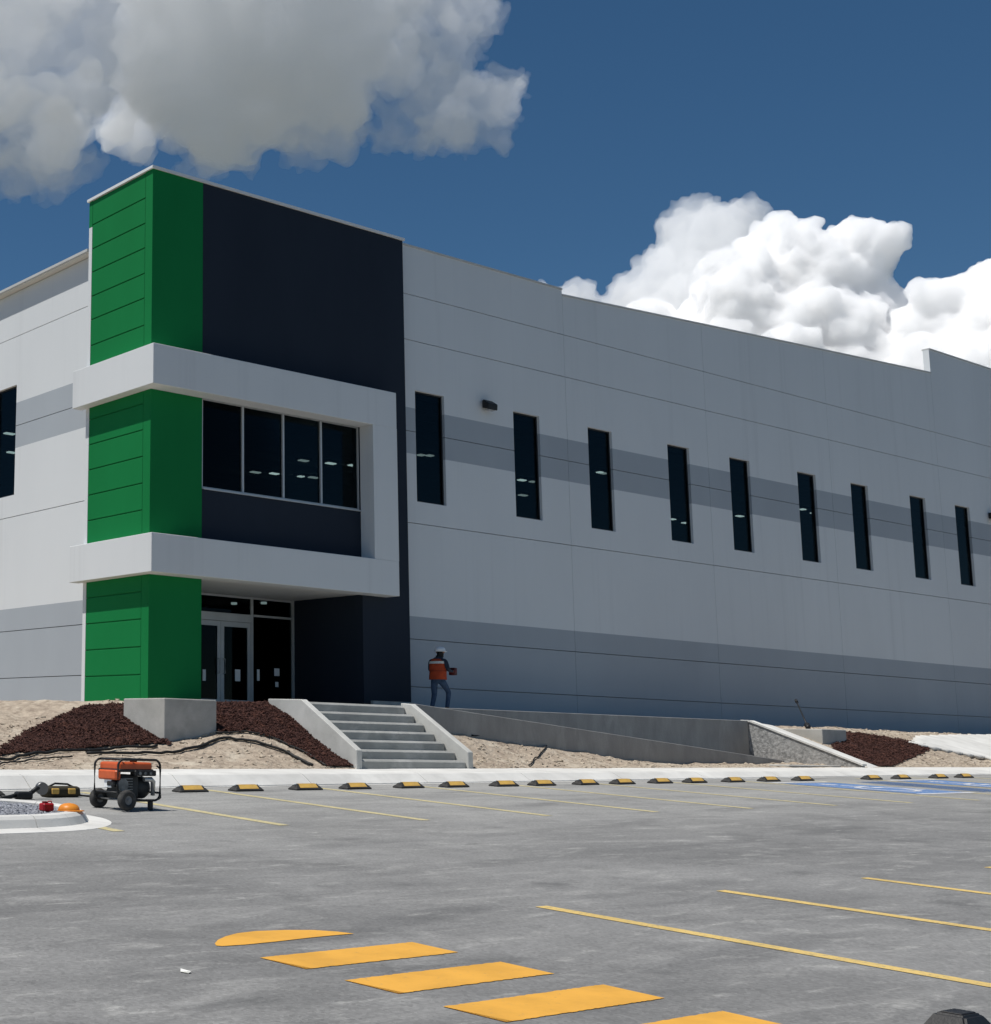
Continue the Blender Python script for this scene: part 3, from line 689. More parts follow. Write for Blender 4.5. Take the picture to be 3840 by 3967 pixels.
# pale concrete path beyond the mulch
def path_mesh():
    poly = [(1745, 1421), (1760, 1408), (1821, 1406), (1990, 1405), (1990, 1478), (1897, 1450), (1839, 1440), (1791, 1431)]
    st = 0.16; idx = {}; V = []; Fc = []
    def vid(i, j):
        if (i, j) not in idx:
            x, y = 43 + i * st, 20.6 + j * st; idx[(i, j)] = len(V); V.append((x, y, bank_z(x, y, False) + 0.09))
        return idx[(i, j)]
    for i in range(170):
        for j in range(34):
            x, y = 43 + (i + .5) * st, 20.6 + (j + .5) * st; q = proj((x, y, bank_z(x, y, False) + 0.09))
            if inside(q[0], q[1], poly): Fc.append((vid(i, j), vid(i + 1, j), vid(i + 1, j + 1), vid(i, j + 1)))
    o = pydata('path', V, Fc, CONCW, None, True)
    bm = bmesh.new(); bm.from_mesh(o.data); bmesh.ops.solidify(bm, geom=bm.faces[:], thickness=0.1); bm.to_mesh(o.data); bm.free()
    return o
tag(path_mesh(), kind='structure')
tag(box('apron', 39.9, 75, 25.9, YW - 0.01, 0.2, 0.74, CONC), kind='structure')

def hose(px, rad, label, lift=0.02, off=0.0):
    P = [on_bank(x, y) for x, y in px]; pts = []
    for a, b in zip(P[:-1], P[1:]):
        n = max(2, int(np.linalg.norm(b - a) / 0.12))
        for i in range(n):
            q = a + (b - a) * i / n; w = 0.03 * fbm(q[0], q[1], 1.3)
            pts.append((q[0] + w, q[1] - w, bank_z(q[0] + w, q[1] - w) + lift + rad))
    bm = bmesh.new(); add_tube(bm, pts, rad, 6); tag(bm_obj('irrigation_hose', bm, HOSE, None, True), label, 'hose', 'black hoses on the bank')
hose([(166, 1447), (240, 1446), (330, 1445), (385, 1433), (418, 1419), (440, 1417), (500, 1427), (555, 1447), (606, 1474)], 0.03, 'thick black hose curving round below the big concrete block')
hose([(-40, 1462), (40, 1452), (120, 1441), (230, 1436), (310, 1428)], 0.03, 'black hose along the lower edge of the mulch left of the big block')
hose([(-40, 1475), (30, 1462), (90, 1455), (150, 1450)], 0.016, 'thin black hose lying lowest on the soil at the far left of the bank')
hose([(414, 1405), (470, 1404), (520, 1415), (590, 1447), (632, 1474)], 0.02, 'thin black hose edging the mulch beside the entrance stair')
hose([(905, 1412), (960, 1415), (1010, 1420), (1060, 1417)], 0.02, 'black hose on the soil just right of the entrance stair')
hose([(1055, 1417), (1040, 1440), (1010, 1470)], 0.015, 'short thin black hose running down the soil below the ramp')
hose([(1120, 1424), (1180, 1428), (1250, 1430)], 0.03, 'dark hose piece along the middle of the ramp wall foot')
hose([(1195, 1434), (1280, 1440), (1360, 1446), (1440, 1453)], 0.025, 'dark hose along the lower end of the ramp wall')

# ------------------------------------------------------------------ wheel stops
def wheel_stop_proto():
    o = thing('wheel_stop', (0, 0, 0), 'low black rubber wheel stop with yellow panel in the row before the kerb', 'wheel stop', 'wheel stops in a row before the kerb')
    L, W, H = 0.30, 0.105, 0.10
    v = [(-L, -W, 0), (L, -W, 0), (L, W, 0), (-L, W, 0), (-L, -W, .02), (L, -W, .02), (L, W, .02), (-L, W, .02),
         (-L + .085, -W + .075, H), (L - .085, -W + .075, H), (L - .085, W - .075, H), (-L + .085, W - .075, H)]
    f = [(0, 3, 2, 1), (8, 9, 10, 11)] + [(i, (i + 1) % 4, (i + 1) % 4 + 4, i + 4) for i in range(4)] + [(i + 4, (i + 1) % 4 + 4, (i + 1) % 4 + 8, i + 8) for i in range(4)]
    bd = pydata('body', v, f, RUBBER, o)
    for s in (-1, 1):
        def P(u, w, e=0.003):   # u along, w 0..1 up the slanted face
            return (u, s * (W - .075 * w + e), .02 + (H - .02) * w + e)
        q = [P(-.205, .22), P(.205, .22), P(.195, .97), P(-.195, .97)]
        pydata('yellow_panel', q, [(0, 1, 2, 3)] if s < 0 else [(3, 2, 1, 0)], YELLOW, o)
    pydata('yellow_panel', [(-.19, -.024, H + .003), (.19, -.024, H + .003), (.19, .024, H + .003), (-.19, .024, H + .003)], [(0, 1, 2, 3)], YELLOW, o)
    for s in (-1, 1):
        bm = bmesh.new(); add_tube(bm, [(s * 0.235, 0, H - 0.02), (s * 0.235, 0, H + 0.006)], 0.018, 8); bm_obj('bolt', bm, ALU, o)
    return o
ws0 = wheel_stop_proto()
stx = [365, 470, 585, 679, 783, 868, 963, 1036, 1121, 1190, 1265, 1329, 1402, 1472, 1538, 1668, 1725, 1797, 1847]
X0s = [onY(x, 1500, 18.0)[0] for x in stx]
X0s = [X0s[0] - 1.35 - 1.16 - 1.35, X0s[0] - 1.35 - 1.16, X0s[0] - 1.35] + X0s
for i, x in enumerate(X0s):
    loc = (x, 18.0 + random.uniform(-.02, .02), gz(x, 18.0) + 0.003); rz = random.uniform(-.03, .03)
    rot = Matrix.Identity(4)
    if i == 0: c = ws0; ws0.location = loc
    else: c = copy_tree(ws0, loc, rz)
    c.rotation_euler = (0.031, -0.0118, rz)
    ordn = ['first', 'second', 'third', 'fourth', 'fifth', 'sixth', 'seventh', 'eighth', 'ninth', 'tenth', 'eleventh', 'twelfth', 'thirteenth', 'fourteenth', 'fifteenth', 'sixteenth', 'seventeenth', 'eighteenth', 'nineteenth']
    if i == 0: c['label'] = 'black and yellow wheel stop beside the black power cutter'
    elif i == 1: c['label'] = 'black and yellow wheel stop behind the tool bag'
    elif i == 2: c['label'] = 'black and yellow wheel stop hidden behind the generator'
    elif i < 18: c['label'] = f'black and yellow wheel stop, {ordn[i - 3]} after the generator towards the blue bays'
    else: c['label'] = f'black and yellow wheel stop behind the blue bays, {ordn[i - 18]} past the gap in the row'

# ------------------------------------------------------------------ planting island
isl = thing('planting_island', (7, 15, -1.0), 'kerbed island end with white concrete rim filled with grey gravel', 'island')
def island_pts(off, n=20):
    x1, ya, yb, rad = 10.35 - off, 13.35 + off, 16.7 - off, 1.62 - off
    p = [(-8, ya), (x1 - rad, ya)]
    p += [(x1 - rad + rad * math.sin(a), ya + rad - rad * math.cos(a)) for a in np.linspace(0, math.pi / 2, n)][1:]
    p += [(x1 - rad + rad * math.cos(a), yb - rad + rad * math.sin(a)) for a in np.linspace(0, math.pi / 2, n)]
    return p + [(-8, yb)]
prof = [(0.0, -0.05), (0.0, 0.004), (0.28, 0.022), (0.33, 0.11), (0.38, 0.145), (0.50, 0.15), (0.54, 0.13), (0.54, -0.02)]
rings = [[(x, y, gz(x, y) + h) for x, y in island_pts(o_)] for o_, h in prof]
N = len(rings[0]); cuts = [0, 1, 6, 12, 18, 20, 24, 30, 36, 40, N - 1]; cuts = sorted(set(min(c, N - 1) for c in cuts))
for a, b in zip(cuts[:-1], cuts[1:]):
    V = []; Fc = []
    for r_ in rings: V += r_[a:b + 1]
    w = b - a + 1
    P = np.array(V); cen = P.mean(0); 
    for i in range(len(rings) - 1):
        for k in range(w - 1): Fc.append((i * w + k, i * w + k + 1, (i + 1) * w + k + 1, (i + 1) * w + k))
    Fc.append(tuple(i * w for i in range(len(rings)))[::-1]); Fc.append(tuple(i * w + w - 1 for i in range(len(rings))))
    # a fine joint between the pieces
    d = P - cen; L = max(1e-6, np.abs(d[:, :2]).max()); P[:, :2] = cen[:2] + d[:, :2] * (1 - 0.006 / L)
    pydata('kerb_piece', P.tolist(), Fc, CONCW, isl)
inn = island_pts(0.53)
pydata('gravel_base', [(x, y, gz(x, y) + 0.085) for x, y in inn], [tuple(range(len(inn)))], PEBBLE, isl)
pp = []
ip = island_pts(0.56)
while len(pp) < 9000:
    x, y = random.uniform(4.5, 10), random.uniform(13.8, 16.3)
    if inside(x, y, ip): pp.append((x, y, gz(x, y) + 0.10))
gs = scatter('gravel', pp, (0.03, 0.075), PEBBLE, 0.8, isl); gs['kind'] = 'stuff'

# small things by the island
def lathe(bm, prof, c, n=16, mi=0):
    rr = [[bm.verts.new((c[0] + r_ * math.cos(2 * math.pi * k / n), c[1] + r_ * math.sin(2 * math.pi * k / n), c[2] + z)) for k in range(n)] for r_, z in prof]
    for i in range(len(rr) - 1):
        for k in range(n):
            f_ = bm.faces.new((rr[i][k], rr[i][(k + 1) % n], rr[i + 1][(k + 1) % n], rr[i + 1][k])); f_.material_index = mi; f_.smooth = True
    bm.faces.new(rr[0][::-1]).material_index = mi; bm.faces.new(rr[-1]).material_index = mi
RED = mat('red_plastic', (0.42, 0.012, 0.02), (0.30, 0.008, 0.015), 6, 0.4)
p = on_lot(88, 1549, 0.14)
rc = thing('fuel_can', tuple(p), 'small red plastic can standing on the island gravel', 'can')
box('body', p[0] - .07, p[0] + .085, p[1] - .06, p[1] + .06, p[2] - .02, p[2] + .075, RED, rc, 0.015)
box('cap', p[0] - .045, p[0] + .005, p[1] - .03, p[1] + .03, p[2] + .075, p[2] + .095, mat('dark_red_plastic', (0.12, 0.006, 0.008)), rc, 0.006)
tube('handle', [(p[0] + .02, p[1], p[2] + .072), (p[0] + .03, p[1], p[2] + .095), (p[0] + .075, p[1], p[2] + .095), (p[0] + .08, p[1], p[2] + .072)], 0.008, RED, rc)
p = on_lot(132, 1551, 0.15)
hh = thing('hard_hat', tuple(p), 'orange hard hat left on the island rim', 'hard hat')
ORANGE = mat('orange_plastic', (0.72, 0.26, 0.03), (0.62, 0.20, 0.02), 5, 0.4)
bm = bmesh.new(); lathe(bm, [(0.135, 0), (0.132, .02), (0.122, .045), (0.10, .068), (0.06, .085), (0.012, .092)], (p[0], p[1], p[2] - 0.005)); bm_obj('shell', bm, ORANGE, hh, True)
bm = bmesh.new(); lathe(bm, [(0.165, 0), (0.165, .008), (0.12, .012)], (p[0] + 0.02, p[1] - .01, p[2] - 0.006)); bm_obj('brim', bm, ORANGE, hh, True)
# tool bag against the wheel stop, cut-off saw beside it
p = on_lot(120, 1526)
tb = thing('tool_bag', tuple(p), 'black and yellow tool bag lying against a wheel stop', 'bag')
bm = bmesh.new()
add_box(bm, p[0] - .30, p[0] + .30, p[1] - .05, p[1] + .20, p[2], p[2] + .16, 0.05, 2)
bm_obj('body', bm, mat('bag_cloth', (0.035, 0.03, 0.02), (0.06, 0.05, 0.03), 6, 0.9), tb, True)
for s in (-0.17, 0.12): box('pocket', p[0] + s - .06, p[0] + s + .07, p[1] - .068, p[1] - .03, p[2] + .05, p[2] + .13, YELLOW, tb, 0.01)
tube('strap', [(p[0] - .28, p[1] + .05, p[2] + .13), (p[0] - .12, p[1] + .03, p[2] + .2), (p[0] + .1, p[1] + .03, p[2] + .19), (p[0] + .28, p[1] + .05, p[2] + .12)], 0.015, BLACKP, tb)
tube('cord', [(p[0] + .28, p[1] + .0, p[2] + .03), (p[0] + .42, p[1] - .03, p[2] + .02), (p[0] + .6, p[1] - .15, p[2] + .015), (p[0] + .75, p[1] - .3, p[2] + .01)], 0.014, HOSE, tb)
p = on_lot(48, 1530)
sw = thing('cut_off_saw', tuple(p), 'black hand-held power cutter lying between island and kerb', 'power tool')
bm = bmesh.new(); add_box(bm, p[0] - .16, p[0] + .1, p[1] - .07, p[1] + .07, p[2], p[2] + .11, 0.03, 2); bm_obj('motor', bm, BLACKP, sw)
tube('handle', [(p[0] - .15, p[1], p[2] + .06), (p[0] - .3, p[1] - .02, p[2] + .03), (p[0] - .42, p[1] - .03, p[2] + .03)], 0.03, BLACKP, sw)
tube('arm', [(p[0] + .08, p[1], p[2] + .08), (p[0] + .2, p[1], p[2] + .16), (p[0] + .3, p[1] + .02, p[2] + .17)], 0.035, BLACKP, sw)
bm = bmesh.new(); add_tube(bm, [(p[0] + .28, p[1] - .03, p[2] + .15), (p[0] + .29, p[1] + .05, p[2] + .16)], 0.09, 16); bm_obj('guard', bm, mat('grey_steel', (0.2, 0.2, 0.2), rough=0.4, metal=0.6), sw)

# ------------------------------------------------------------------ generator
gx, gy = 11.06, 15.30; g0 = gz(gx + .35, gy + .3)
GEN = thing('generator', (gx + .38, gy + .3, g0), 'portable generator with orange tank, black tube frame and two wheels', 'generator')
GO = mat('orange_enamel', (0.62, 0.115, 0.03), (0.50, 0.08, 0.02), 5, 0.35, spec=0.5)
GB = mat('black_enamel', (0.014, 0.014, 0.015), (0.03, 0.03, 0.03), 6, 0.45)
GM = mat('engine_metal', (0.30, 0.30, 0.295), (0.14, 0.14, 0.14), 10, 0.45, metal=0.5)
GDK = mat('engine_dark', (0.05, 0.052, 0.052), (0.025, 0.025, 0.025), 8, 0.55)
X1, X2, Y1, Y2 = gx, gx + .70, gy + .02, gy + .56
ZB, ZT = g0 + .13, g0 + .665
def loop(name, y):
    r_ = 0.09; pts = []
    for (cx, cz, a0) in ((X2 - r_, ZT - r_, 0), (X1 + r_, ZT - r_, 90), (X1 + r_, ZB + r_, 180), (X2 - r_, ZB + r_, 270)):
        for k in range(6): a = R(a0 + 90 * k / 5); pts.append((cx + r_ * math.cos(a), y, cz + r_ * math.sin(a)))
    pts.append(pts[0]); tube(name, pts, 0.016, GB, GEN, 8)
loop('frame_tube', Y1); loop('frame_tube', Y2)
for (x, z) in ((X1 + .1, ZT), (X2 - .1, ZT), (X1 + .02, ZB + .1), (X2 - .02, ZB + .1), (X1 + .25, ZB), (X2 - .25, ZB)):
    tube('cross_tube', [(x, Y1, z), (x, Y2, z)], 0.014, GB, GEN)
tube('cross_tube', [(X1 + .27, Y1, ZT), (X1 + .27, Y2, ZT)], 0.015, GB, GEN)
bm = bmesh.new(); add_box(bm, X1 + .05, X2 - .1, Y1 + .03, Y2 - .03, ZT - .15, ZT - .035, 0.035, 3); tk = bm_obj('tank', bm, GO, GEN, False)
bm = bmesh.new(); lathe(bm, [(.05, 0), (.05, .03), (.04, .035)], (X1 + .45, (Y1 + Y2) / 2, ZT - .036)); bm_obj('fuel_cap', bm, GB, tk)
bm = bmesh.new(); add_box(bm, X1 + .04, X2 - .09, Y1 + .018, Y2 - .018, ZT - .165, ZT - .125, 0.01); bm_obj('tank_flange', bm, GB, GEN)
bm = bmesh.new(); add_box(bm, X1 + .28, X2 - .06, Y1 - .004, Y1 + .12, ZT - .215, ZT - .14, 0.012); cp_ = bm_obj('control_panel', bm, GB, GEN)
bm = bmesh.new(); add_box(bm, X1 + .005, X1 + .10, Y1 + .06, Y2 - .06, ZT - .27, ZT - .14, 0.02); bm_obj('end_panel', bm, GO, GEN)
for k in range(3):
    bm = bmesh.new(); add_tube(bm, [(X1 + .36 + k * .09, Y1 - .004, ZT - .178), (X1 + .36 + k * .09, Y1 - .012, ZT - .178)], 0.022, 10); bm_obj('outlet', bm, GM, cp_)
bm = bmesh.new(); add_box(bm, X1 + .12, X1 + .42, Y1 + .10, Y2 - .10, ZB + .02, ZT - .20, 0.03, 2); eng = bm_obj('engine', bm, GDK, GEN)
for k in range(6): box('cooling_fin', X1 + .10, X1 + .30, Y1 + .075, Y1 + .105, ZB + .10 + k * .035, ZB + .112 + k * .035, GM, eng)
bm = bmesh.new(); add_tube(bm, [(X1 + .42, (Y1 + Y2) / 2, ZB + .16), (X2 - .10, (Y1 + Y2) / 2, ZB + .16), (X2 - .05, (Y1 + Y2) / 2, ZB + .16)], [.15, .15, .12], 16); bm_obj('alternator', bm, GDK, GEN)
bm = bmesh.new(); add_tube(bm, [(X2 - .22, Y1 + .07, ZT - .26), (X2 - .10, Y1 + .07, ZT - .26), (X2 - .05, Y1 + .09, ZT - .29), (X2 - .045, Y1 + .1, ZB + .06)], [.03, .035, .035, .03], 10); bm_obj('exhaust', bm, mat('bright_metal', (0.55, 0.55, 0.54), rough=0.35, metal=0.6), GEN)
bm = bmesh.new(); add_tube(bm, [(X1 + .14, Y1 + .07, ZB + .20), (X1 + .14, Y1 + .11, ZB + .20)], .085, 16); bm_obj('recoil_starter', bm, GM, GEN)
bm = bmesh.new(); add_box(bm, X1 + .02, X1 + .10, Y1 + .12, Y1 + .30, ZT - .36, ZT - .28, 0.02); bm_obj('air_filter', bm, GB, GEN)
bm = bmesh.new(); add_box(bm, X1 + .03, X1 + .05, Y1 + .20, Y1 + .36, ZB + .16, ZB + .30, 0.004); bm_obj('data_plate', bm, MATS['paper'], GEN)
def wheel(x, y):
    bm = bmesh.new(); n = 24; rr = []
    for (r_, dy) in ((.06, -.045), (.10, -.05), (.128, -.04), (.135, -.015), (.135, .015), (.128, .04), (.10, .05), (.06, .045)):
        rr.append([bm.verts.new((x + r_ * math.cos(2 * math.pi * k / n), y + dy, g0 + .135 + r_ * math.sin(2 * math.pi * k / n))) for k in range(n)])
    for i in range(len(rr)):
        for k in range(n): bm.faces.new((rr[i][k], rr[i][(k + 1) % n], rr[(i + 1) % len(rr)][(k + 1) % n], rr[(i + 1) % len(rr)][k])).smooth = True
    w = bm_obj('wheel', bm, TYRE, GEN)
    bm = bmesh.new(); add_tube(bm, [(x, y - .035, g0 + .135), (x, y + .035, g0 + .135)], .075, 16); add_tube(bm, [(x, y - .055, g0 + .135), (x, y + .04, g0 + .135)], .022, 10); bm_obj('hub', bm, mat('grey_hub', (0.22, 0.22, 0.22), (0.16, 0.16, 0.16), 8, 0.5), w)
wheel(X1 + .11, Y1 - .055); wheel(X1 + .11, Y2 + .055)
tube('axle', [(X1 + .11, Y1 - .06, g0 + .135), (X1 + .11, Y2 + .06, g0 + .135)], 0.012, GM, GEN)
for y in (Y1 + .04, Y2 - .04):
    bm = bmesh.new(); add_box(bm, X2 - .16, X2 - .10, y - .03, y + .03, g0 + .001, ZB, 0.008); bm_obj('foot', bm, GB, GEN)
tube('pull_bar', [(X2 - .01, Y1 + .06, ZT - .08), (X2 + .05, Y1 + .06, ZT - .12), (X2 + .055, Y1 + .06, g0 + .16), (X2 + .02, Y1 + .06, g0 + .14)], 0.013, GB, GEN)
tube('pull_bar', [(X2 - .01, Y2 - .06, ZT - .08), (X2 + .05, Y2 - .06, ZT - .12), (X2 + .055, Y2 - .06, g0 + .16), (X2 + .02, Y2 - .06, g0 + .14)], 0.013, GB, GEN)

# ------------------------------------------------------------------ foreground bits
p = on_lot(1838, 1990)
bg_ = thing('rubber_block', tuple(p), 'black rubber block lying on the asphalt, mostly outside the picture', 'block')
bm = bmesh.new(); v = [(-.20, -.14, 0), (.20, -.14, 0), (.20, .14, 0), (-.20, .14, 0), (-.09, -.07, .13), (.09, -.07, .13), (.09, .07, .13), (-.09, .07, .13)]
vv = [bm.verts.new((p[0] + a_, p[1] + b_, p[2] + c_)) for a_, b_, c_ in v]
for f_ in ((0, 3, 2, 1), (4, 5, 6, 7), (0, 1, 5, 4), (1, 2, 6, 5), (2, 3, 7, 6), (3, 0, 4, 7)): bm.faces.new([vv[i] for i in f_])
bmesh.ops.bevel(bm, geom=bm.edges[:], offset=0.012, segments=2, affect='EDGES'); bm_obj('body', bm, BLACKP, bg_)
box('top_plate', p[0] - .07, p[0] + .07, p[1] - .05, p[1] + .05, p[2] + .128, p[2] + .136, BLACKP, bg_, 0.003)
p = on_lot(355, 1862)
bm = bmesh.new(); q = [(-.012, -.04, .004), (.018, -.03, .012), (.03, .03, .005), (.008, .055, .016), (-.02, .02, .006)]
bm.faces.new([bm.verts.new((p[0] + a_, p[1] + b_, p[2] + c_)) for a_, b_, c_ in q]); 
bmesh.ops.solidify(bm, geom=bm.faces[:], thickness=0.004)
tag(bm_obj('paper_scrap', bm, mat('white_scrap', (0.75, 0.75, 0.7))), 'tiny white scrap of paper on the bare asphalt', 'paper')

# ------------------------------------------------------------------ worker
def skin_mesh(verts, edges, radii, root, sub=2):
    me = bpy.data.meshes.new('tmp'); me.from_pydata(verts, edges, []); o = bpy.data.objects.new('tmp', me); C.objects.link(o)
    md = o.modifiers.new('s', 'SKIN'); md.use_smooth_shade = True
    lay = me.skin_vertices[0].data
    for i, r_ in enumerate(radii): lay[i].radius = (r_, r_) if not isinstance(r_, tuple) else r_; lay[i].use_root = (i == root)
    sb = o.modifiers.new('u', 'SUBSURF'); sb.levels = sub; sb.render_levels = sub
    bpy.context.view_layer.update(); dg = bpy.context.evaluated_depsgraph_get()
    nm = bpy.data.meshes.new_from_object(o.evaluated_get(dg)); bpy.data.objects.remove(o); return nm
PX, PY = 29.25, 26.0; PZ = LAND
W = thing('person', (PX, PY, PZ), 'worker in orange vest, white helmet and jeans walking beside the wall', 'person')
J = {}; V = []; Ed = []; Rd = []
def jv(n, co, r_, par=None):
    J[n] = len(V); V.append(co); Rd.append(r_)
    if par: Ed.append((J[par], J[n]))
jv('pelvis', (0, 0, .93), (.155, .115)); jv('waist', (0, .01, 1.06), (.145, .10), 'pelvis'); jv('chest', (0, .03, 1.25), (.175, .115), 'waist'); jv('shl', (0, .03, 1.40), (.15, .09), 'chest')
jv('neck', (0.01, .05, 1.49), .055, 'shl'); jv('jaw', (.02, .10, 1.545), .075, 'neck'); jv('head', (.02, .11, 1.62), .092, 'jaw'); jv('crown', (.02, .11, 1.70), .07, 'head')
for s, n in ((-1, 'l'), (1, 'r')):
    jv('s' + n, (s * .19, .03, 1.40), .065, 'shl')
    if s > 0: el, wr, hd = (.27, .02, 1.15), (.23, .24, 1.13), (.21, .33, 1.13)
    else: el, wr, hd = (-.24, .06, 1.14), (-.12, .27, 1.12), (-.06, .33, 1.12)
    jv('e' + n, el, .05, 's' + n); jv('w' + n, wr, .036, 'e' + n); jv('h' + n, hd, (.045, .028), 'w' + n)
    for k, (dx, dz, L) in enumerate(((-.032, .02, .055), (-.012, .03, .075), (.008, .03, .08), (.026, .022, .07))):
        b_ = (hd[0] + dx * .9, hd[1] + .035, hd[2] + dz * .5); jv(f'f{n}{k}', b_, .011, 'h' + n); jv(f'g{n}{k}', (b_[0], b_[1] + L * .5, b_[2] - .02), .010, f'f{n}{k}'); jv(f'q{n}{k}', (b_[0], b_[1] + L * .6, b_[2] - .05), .009, f'g{n}{k}')
    jv(f't{n}', (hd[0] - s * .05, hd[1] + .01, hd[2] + .02), .012, 'h' + n); jv(f't2{n}', (hd[0] - s * .06, hd[1] + .05, hd[2] + .0), .010, f't{n}')
    hipx = s * .095
    jv('hip' + n, (hipx, .0, .88), .095, 'pelvis')
    if s > 0: kn, an, he, to = (.12, .27, .58), (.11, .20, .15), (.11, .17, .085), (.12, .32, .05)
    else: kn, an, he, to = (-.11, .02, .49), (-.13, -.08, .10), (-.13, -.10, .05), (-.15, .06, .035)
    jv('k' + n, kn, .066, 'hip' + n); jv('a' + n, an, .05, 'k' + n); jv('he' + n, he, .05, 'a' + n); jv('to' + n, to, (.045, .035), 'he' + n)
bmsh = skin_mesh(V, Ed, Rd, 0)
SKIN = mat('skin', (0.30, 0.165, 0.105), rough=0.6); SHIRT = mat('navy_shirt', (0.03, 0.037, 0.055), (0.02, 0.025, 0.04), 12, 0.9)
JEANS = mat('jeans', (0.05, 0.085, 0.15), (0.03, 0.055, 0.10), 14, 0.9); BOOT = mat('boots', (0.02, 0.016, 0.012), rough=0.7); HAIR = mat('black_hair', (0.008, 0.007, 0.006), rough=0.6)
for x in (SHIRT, JEANS, BOOT, SKIN, HAIR): bmsh.materials.append(x)
for pl in bmsh.polygons:
    c = pl.center; mi = 0
    if c.z < (0.19 if c.x > 0 and c.y > .1 else 0.115): mi = 2
    elif c.z < 0.93 and abs(c.x) < .21 and c.y < .42: mi = 1
    if c.z > 1.505: mi = 3 if c.y > .12 else 4
    if c.y > .27 and 1.0 < c.z < 1.25: mi = 3
    pl.material_index = mi; pl.use_smooth = True
rotp = Matrix.Rotation(R(-80), 4, 'Z'); TP = Matrix.Translation((PX, PY, PZ - 0.03)) @ rotp @ Matrix.Diagonal((1.14, 1.14, 1.0, 1.0))
def wpart(name, me_or_bm, mts):
    if isinstance(me_or_bm, bmesh.types.BMesh): o = bm_obj(name, me_or_bm, mts, W, True)
    else: me_or_bm.name = name; o = link(bpy.data.objects.new(name, me_or_bm), W)
    o.data.transform(TP); return o
body = wpart('body', bmsh, None)
# face: nose, eyes, ears on the head (turned away and down)
for s in (-1, 1):
    bm = bmesh.new(); add_tube(bm, [(.02 + s * .088, .10, 1.63), (.02 + s * .103, .095, 1.63)], [.03, .022], 8); wpart('ear', bm, SKIN)
bm = bmesh.new(); add_tube(bm, [(.02, .195, 1.64), (.02, .222, 1.605), (.02, .205, 1.595)], [.012, .018, .012], 8); wpart('nose', bm, SKIN)
# vest: shell around the torso with two pale bands
def ring_shell(levels, n=20):
    bm = bmesh.new(); rr = []
    for (z, rx, ry, cy) in levels: rr.append([bm.verts.new((rx * math.copysign(abs(math.cos(a)) ** .8, math.cos(a)), cy + ry * math.copysign(abs(math.sin(a)) ** .8, math.sin(a)), z)) for a in np.linspace(0, 2 * math.pi, n, endpoint=False)])
    for i in range(len(rr) - 1):
        for k in range(n): bm.faces.new((rr[i][k], rr[i][(k + 1) % n], rr[i + 1][(k + 1) % n], rr[i + 1][k])).smooth = True
    return bm
VEST = mat('orange_vest', (0.42, 0.06, 0.017), (0.33, 0.045, 0.014), 9, 0.85)
wpart('vest', ring_shell([(.90, .205, .165, .01), (1.0, .20, .16, .01), (1.12, .195, .155, .02), (1.25, .205, .16, .03), (1.36, .20, .15, .03), (1.44, .15, .11, .035), (1.475, .085, .08, .045)]), VEST)
REFL = mat('reflective_band', (0.62, 0.62, 0.56), (0.5, 0.5, 0.46), 20, 0.5)
wpart('reflective_band', ring_shell([(1.32, .208, .162, .03), (1.385, .200, .154, .03)]), REFL)
wpart('waist_seam', ring_shell([(1.115, .2, .16, .02), (1.14, .2, .16, .02)]), mat('dark_orange', (0.22, 0.03, 0.01)))
bm = bmesh.new(); lathe(bm, [(.125, 1.655), (.122, 1.70), (.105, 1.745), (.07, 1.775), (.02, 1.785)], (.02, .105, 0), 18); 
lathe(bm, [(.15, 1.652), (.15, 1.660), (.11, 1.664)], (.02, .125, 0), 18)
wpart('helmet', bm, mat('white_helmet', (0.75, 0.76, 0.77), rough=0.35))
bm = bmesh.new(); add_box(bm, .11, .27, .29, .42, 1.03, 1.23, 0.02, 2); 
ho = wpart('held_case', bm, mat('dark_red_case', (0.16, 0.012, 0.012), (0.02, 0.01, 0.01), 14, 0.5))

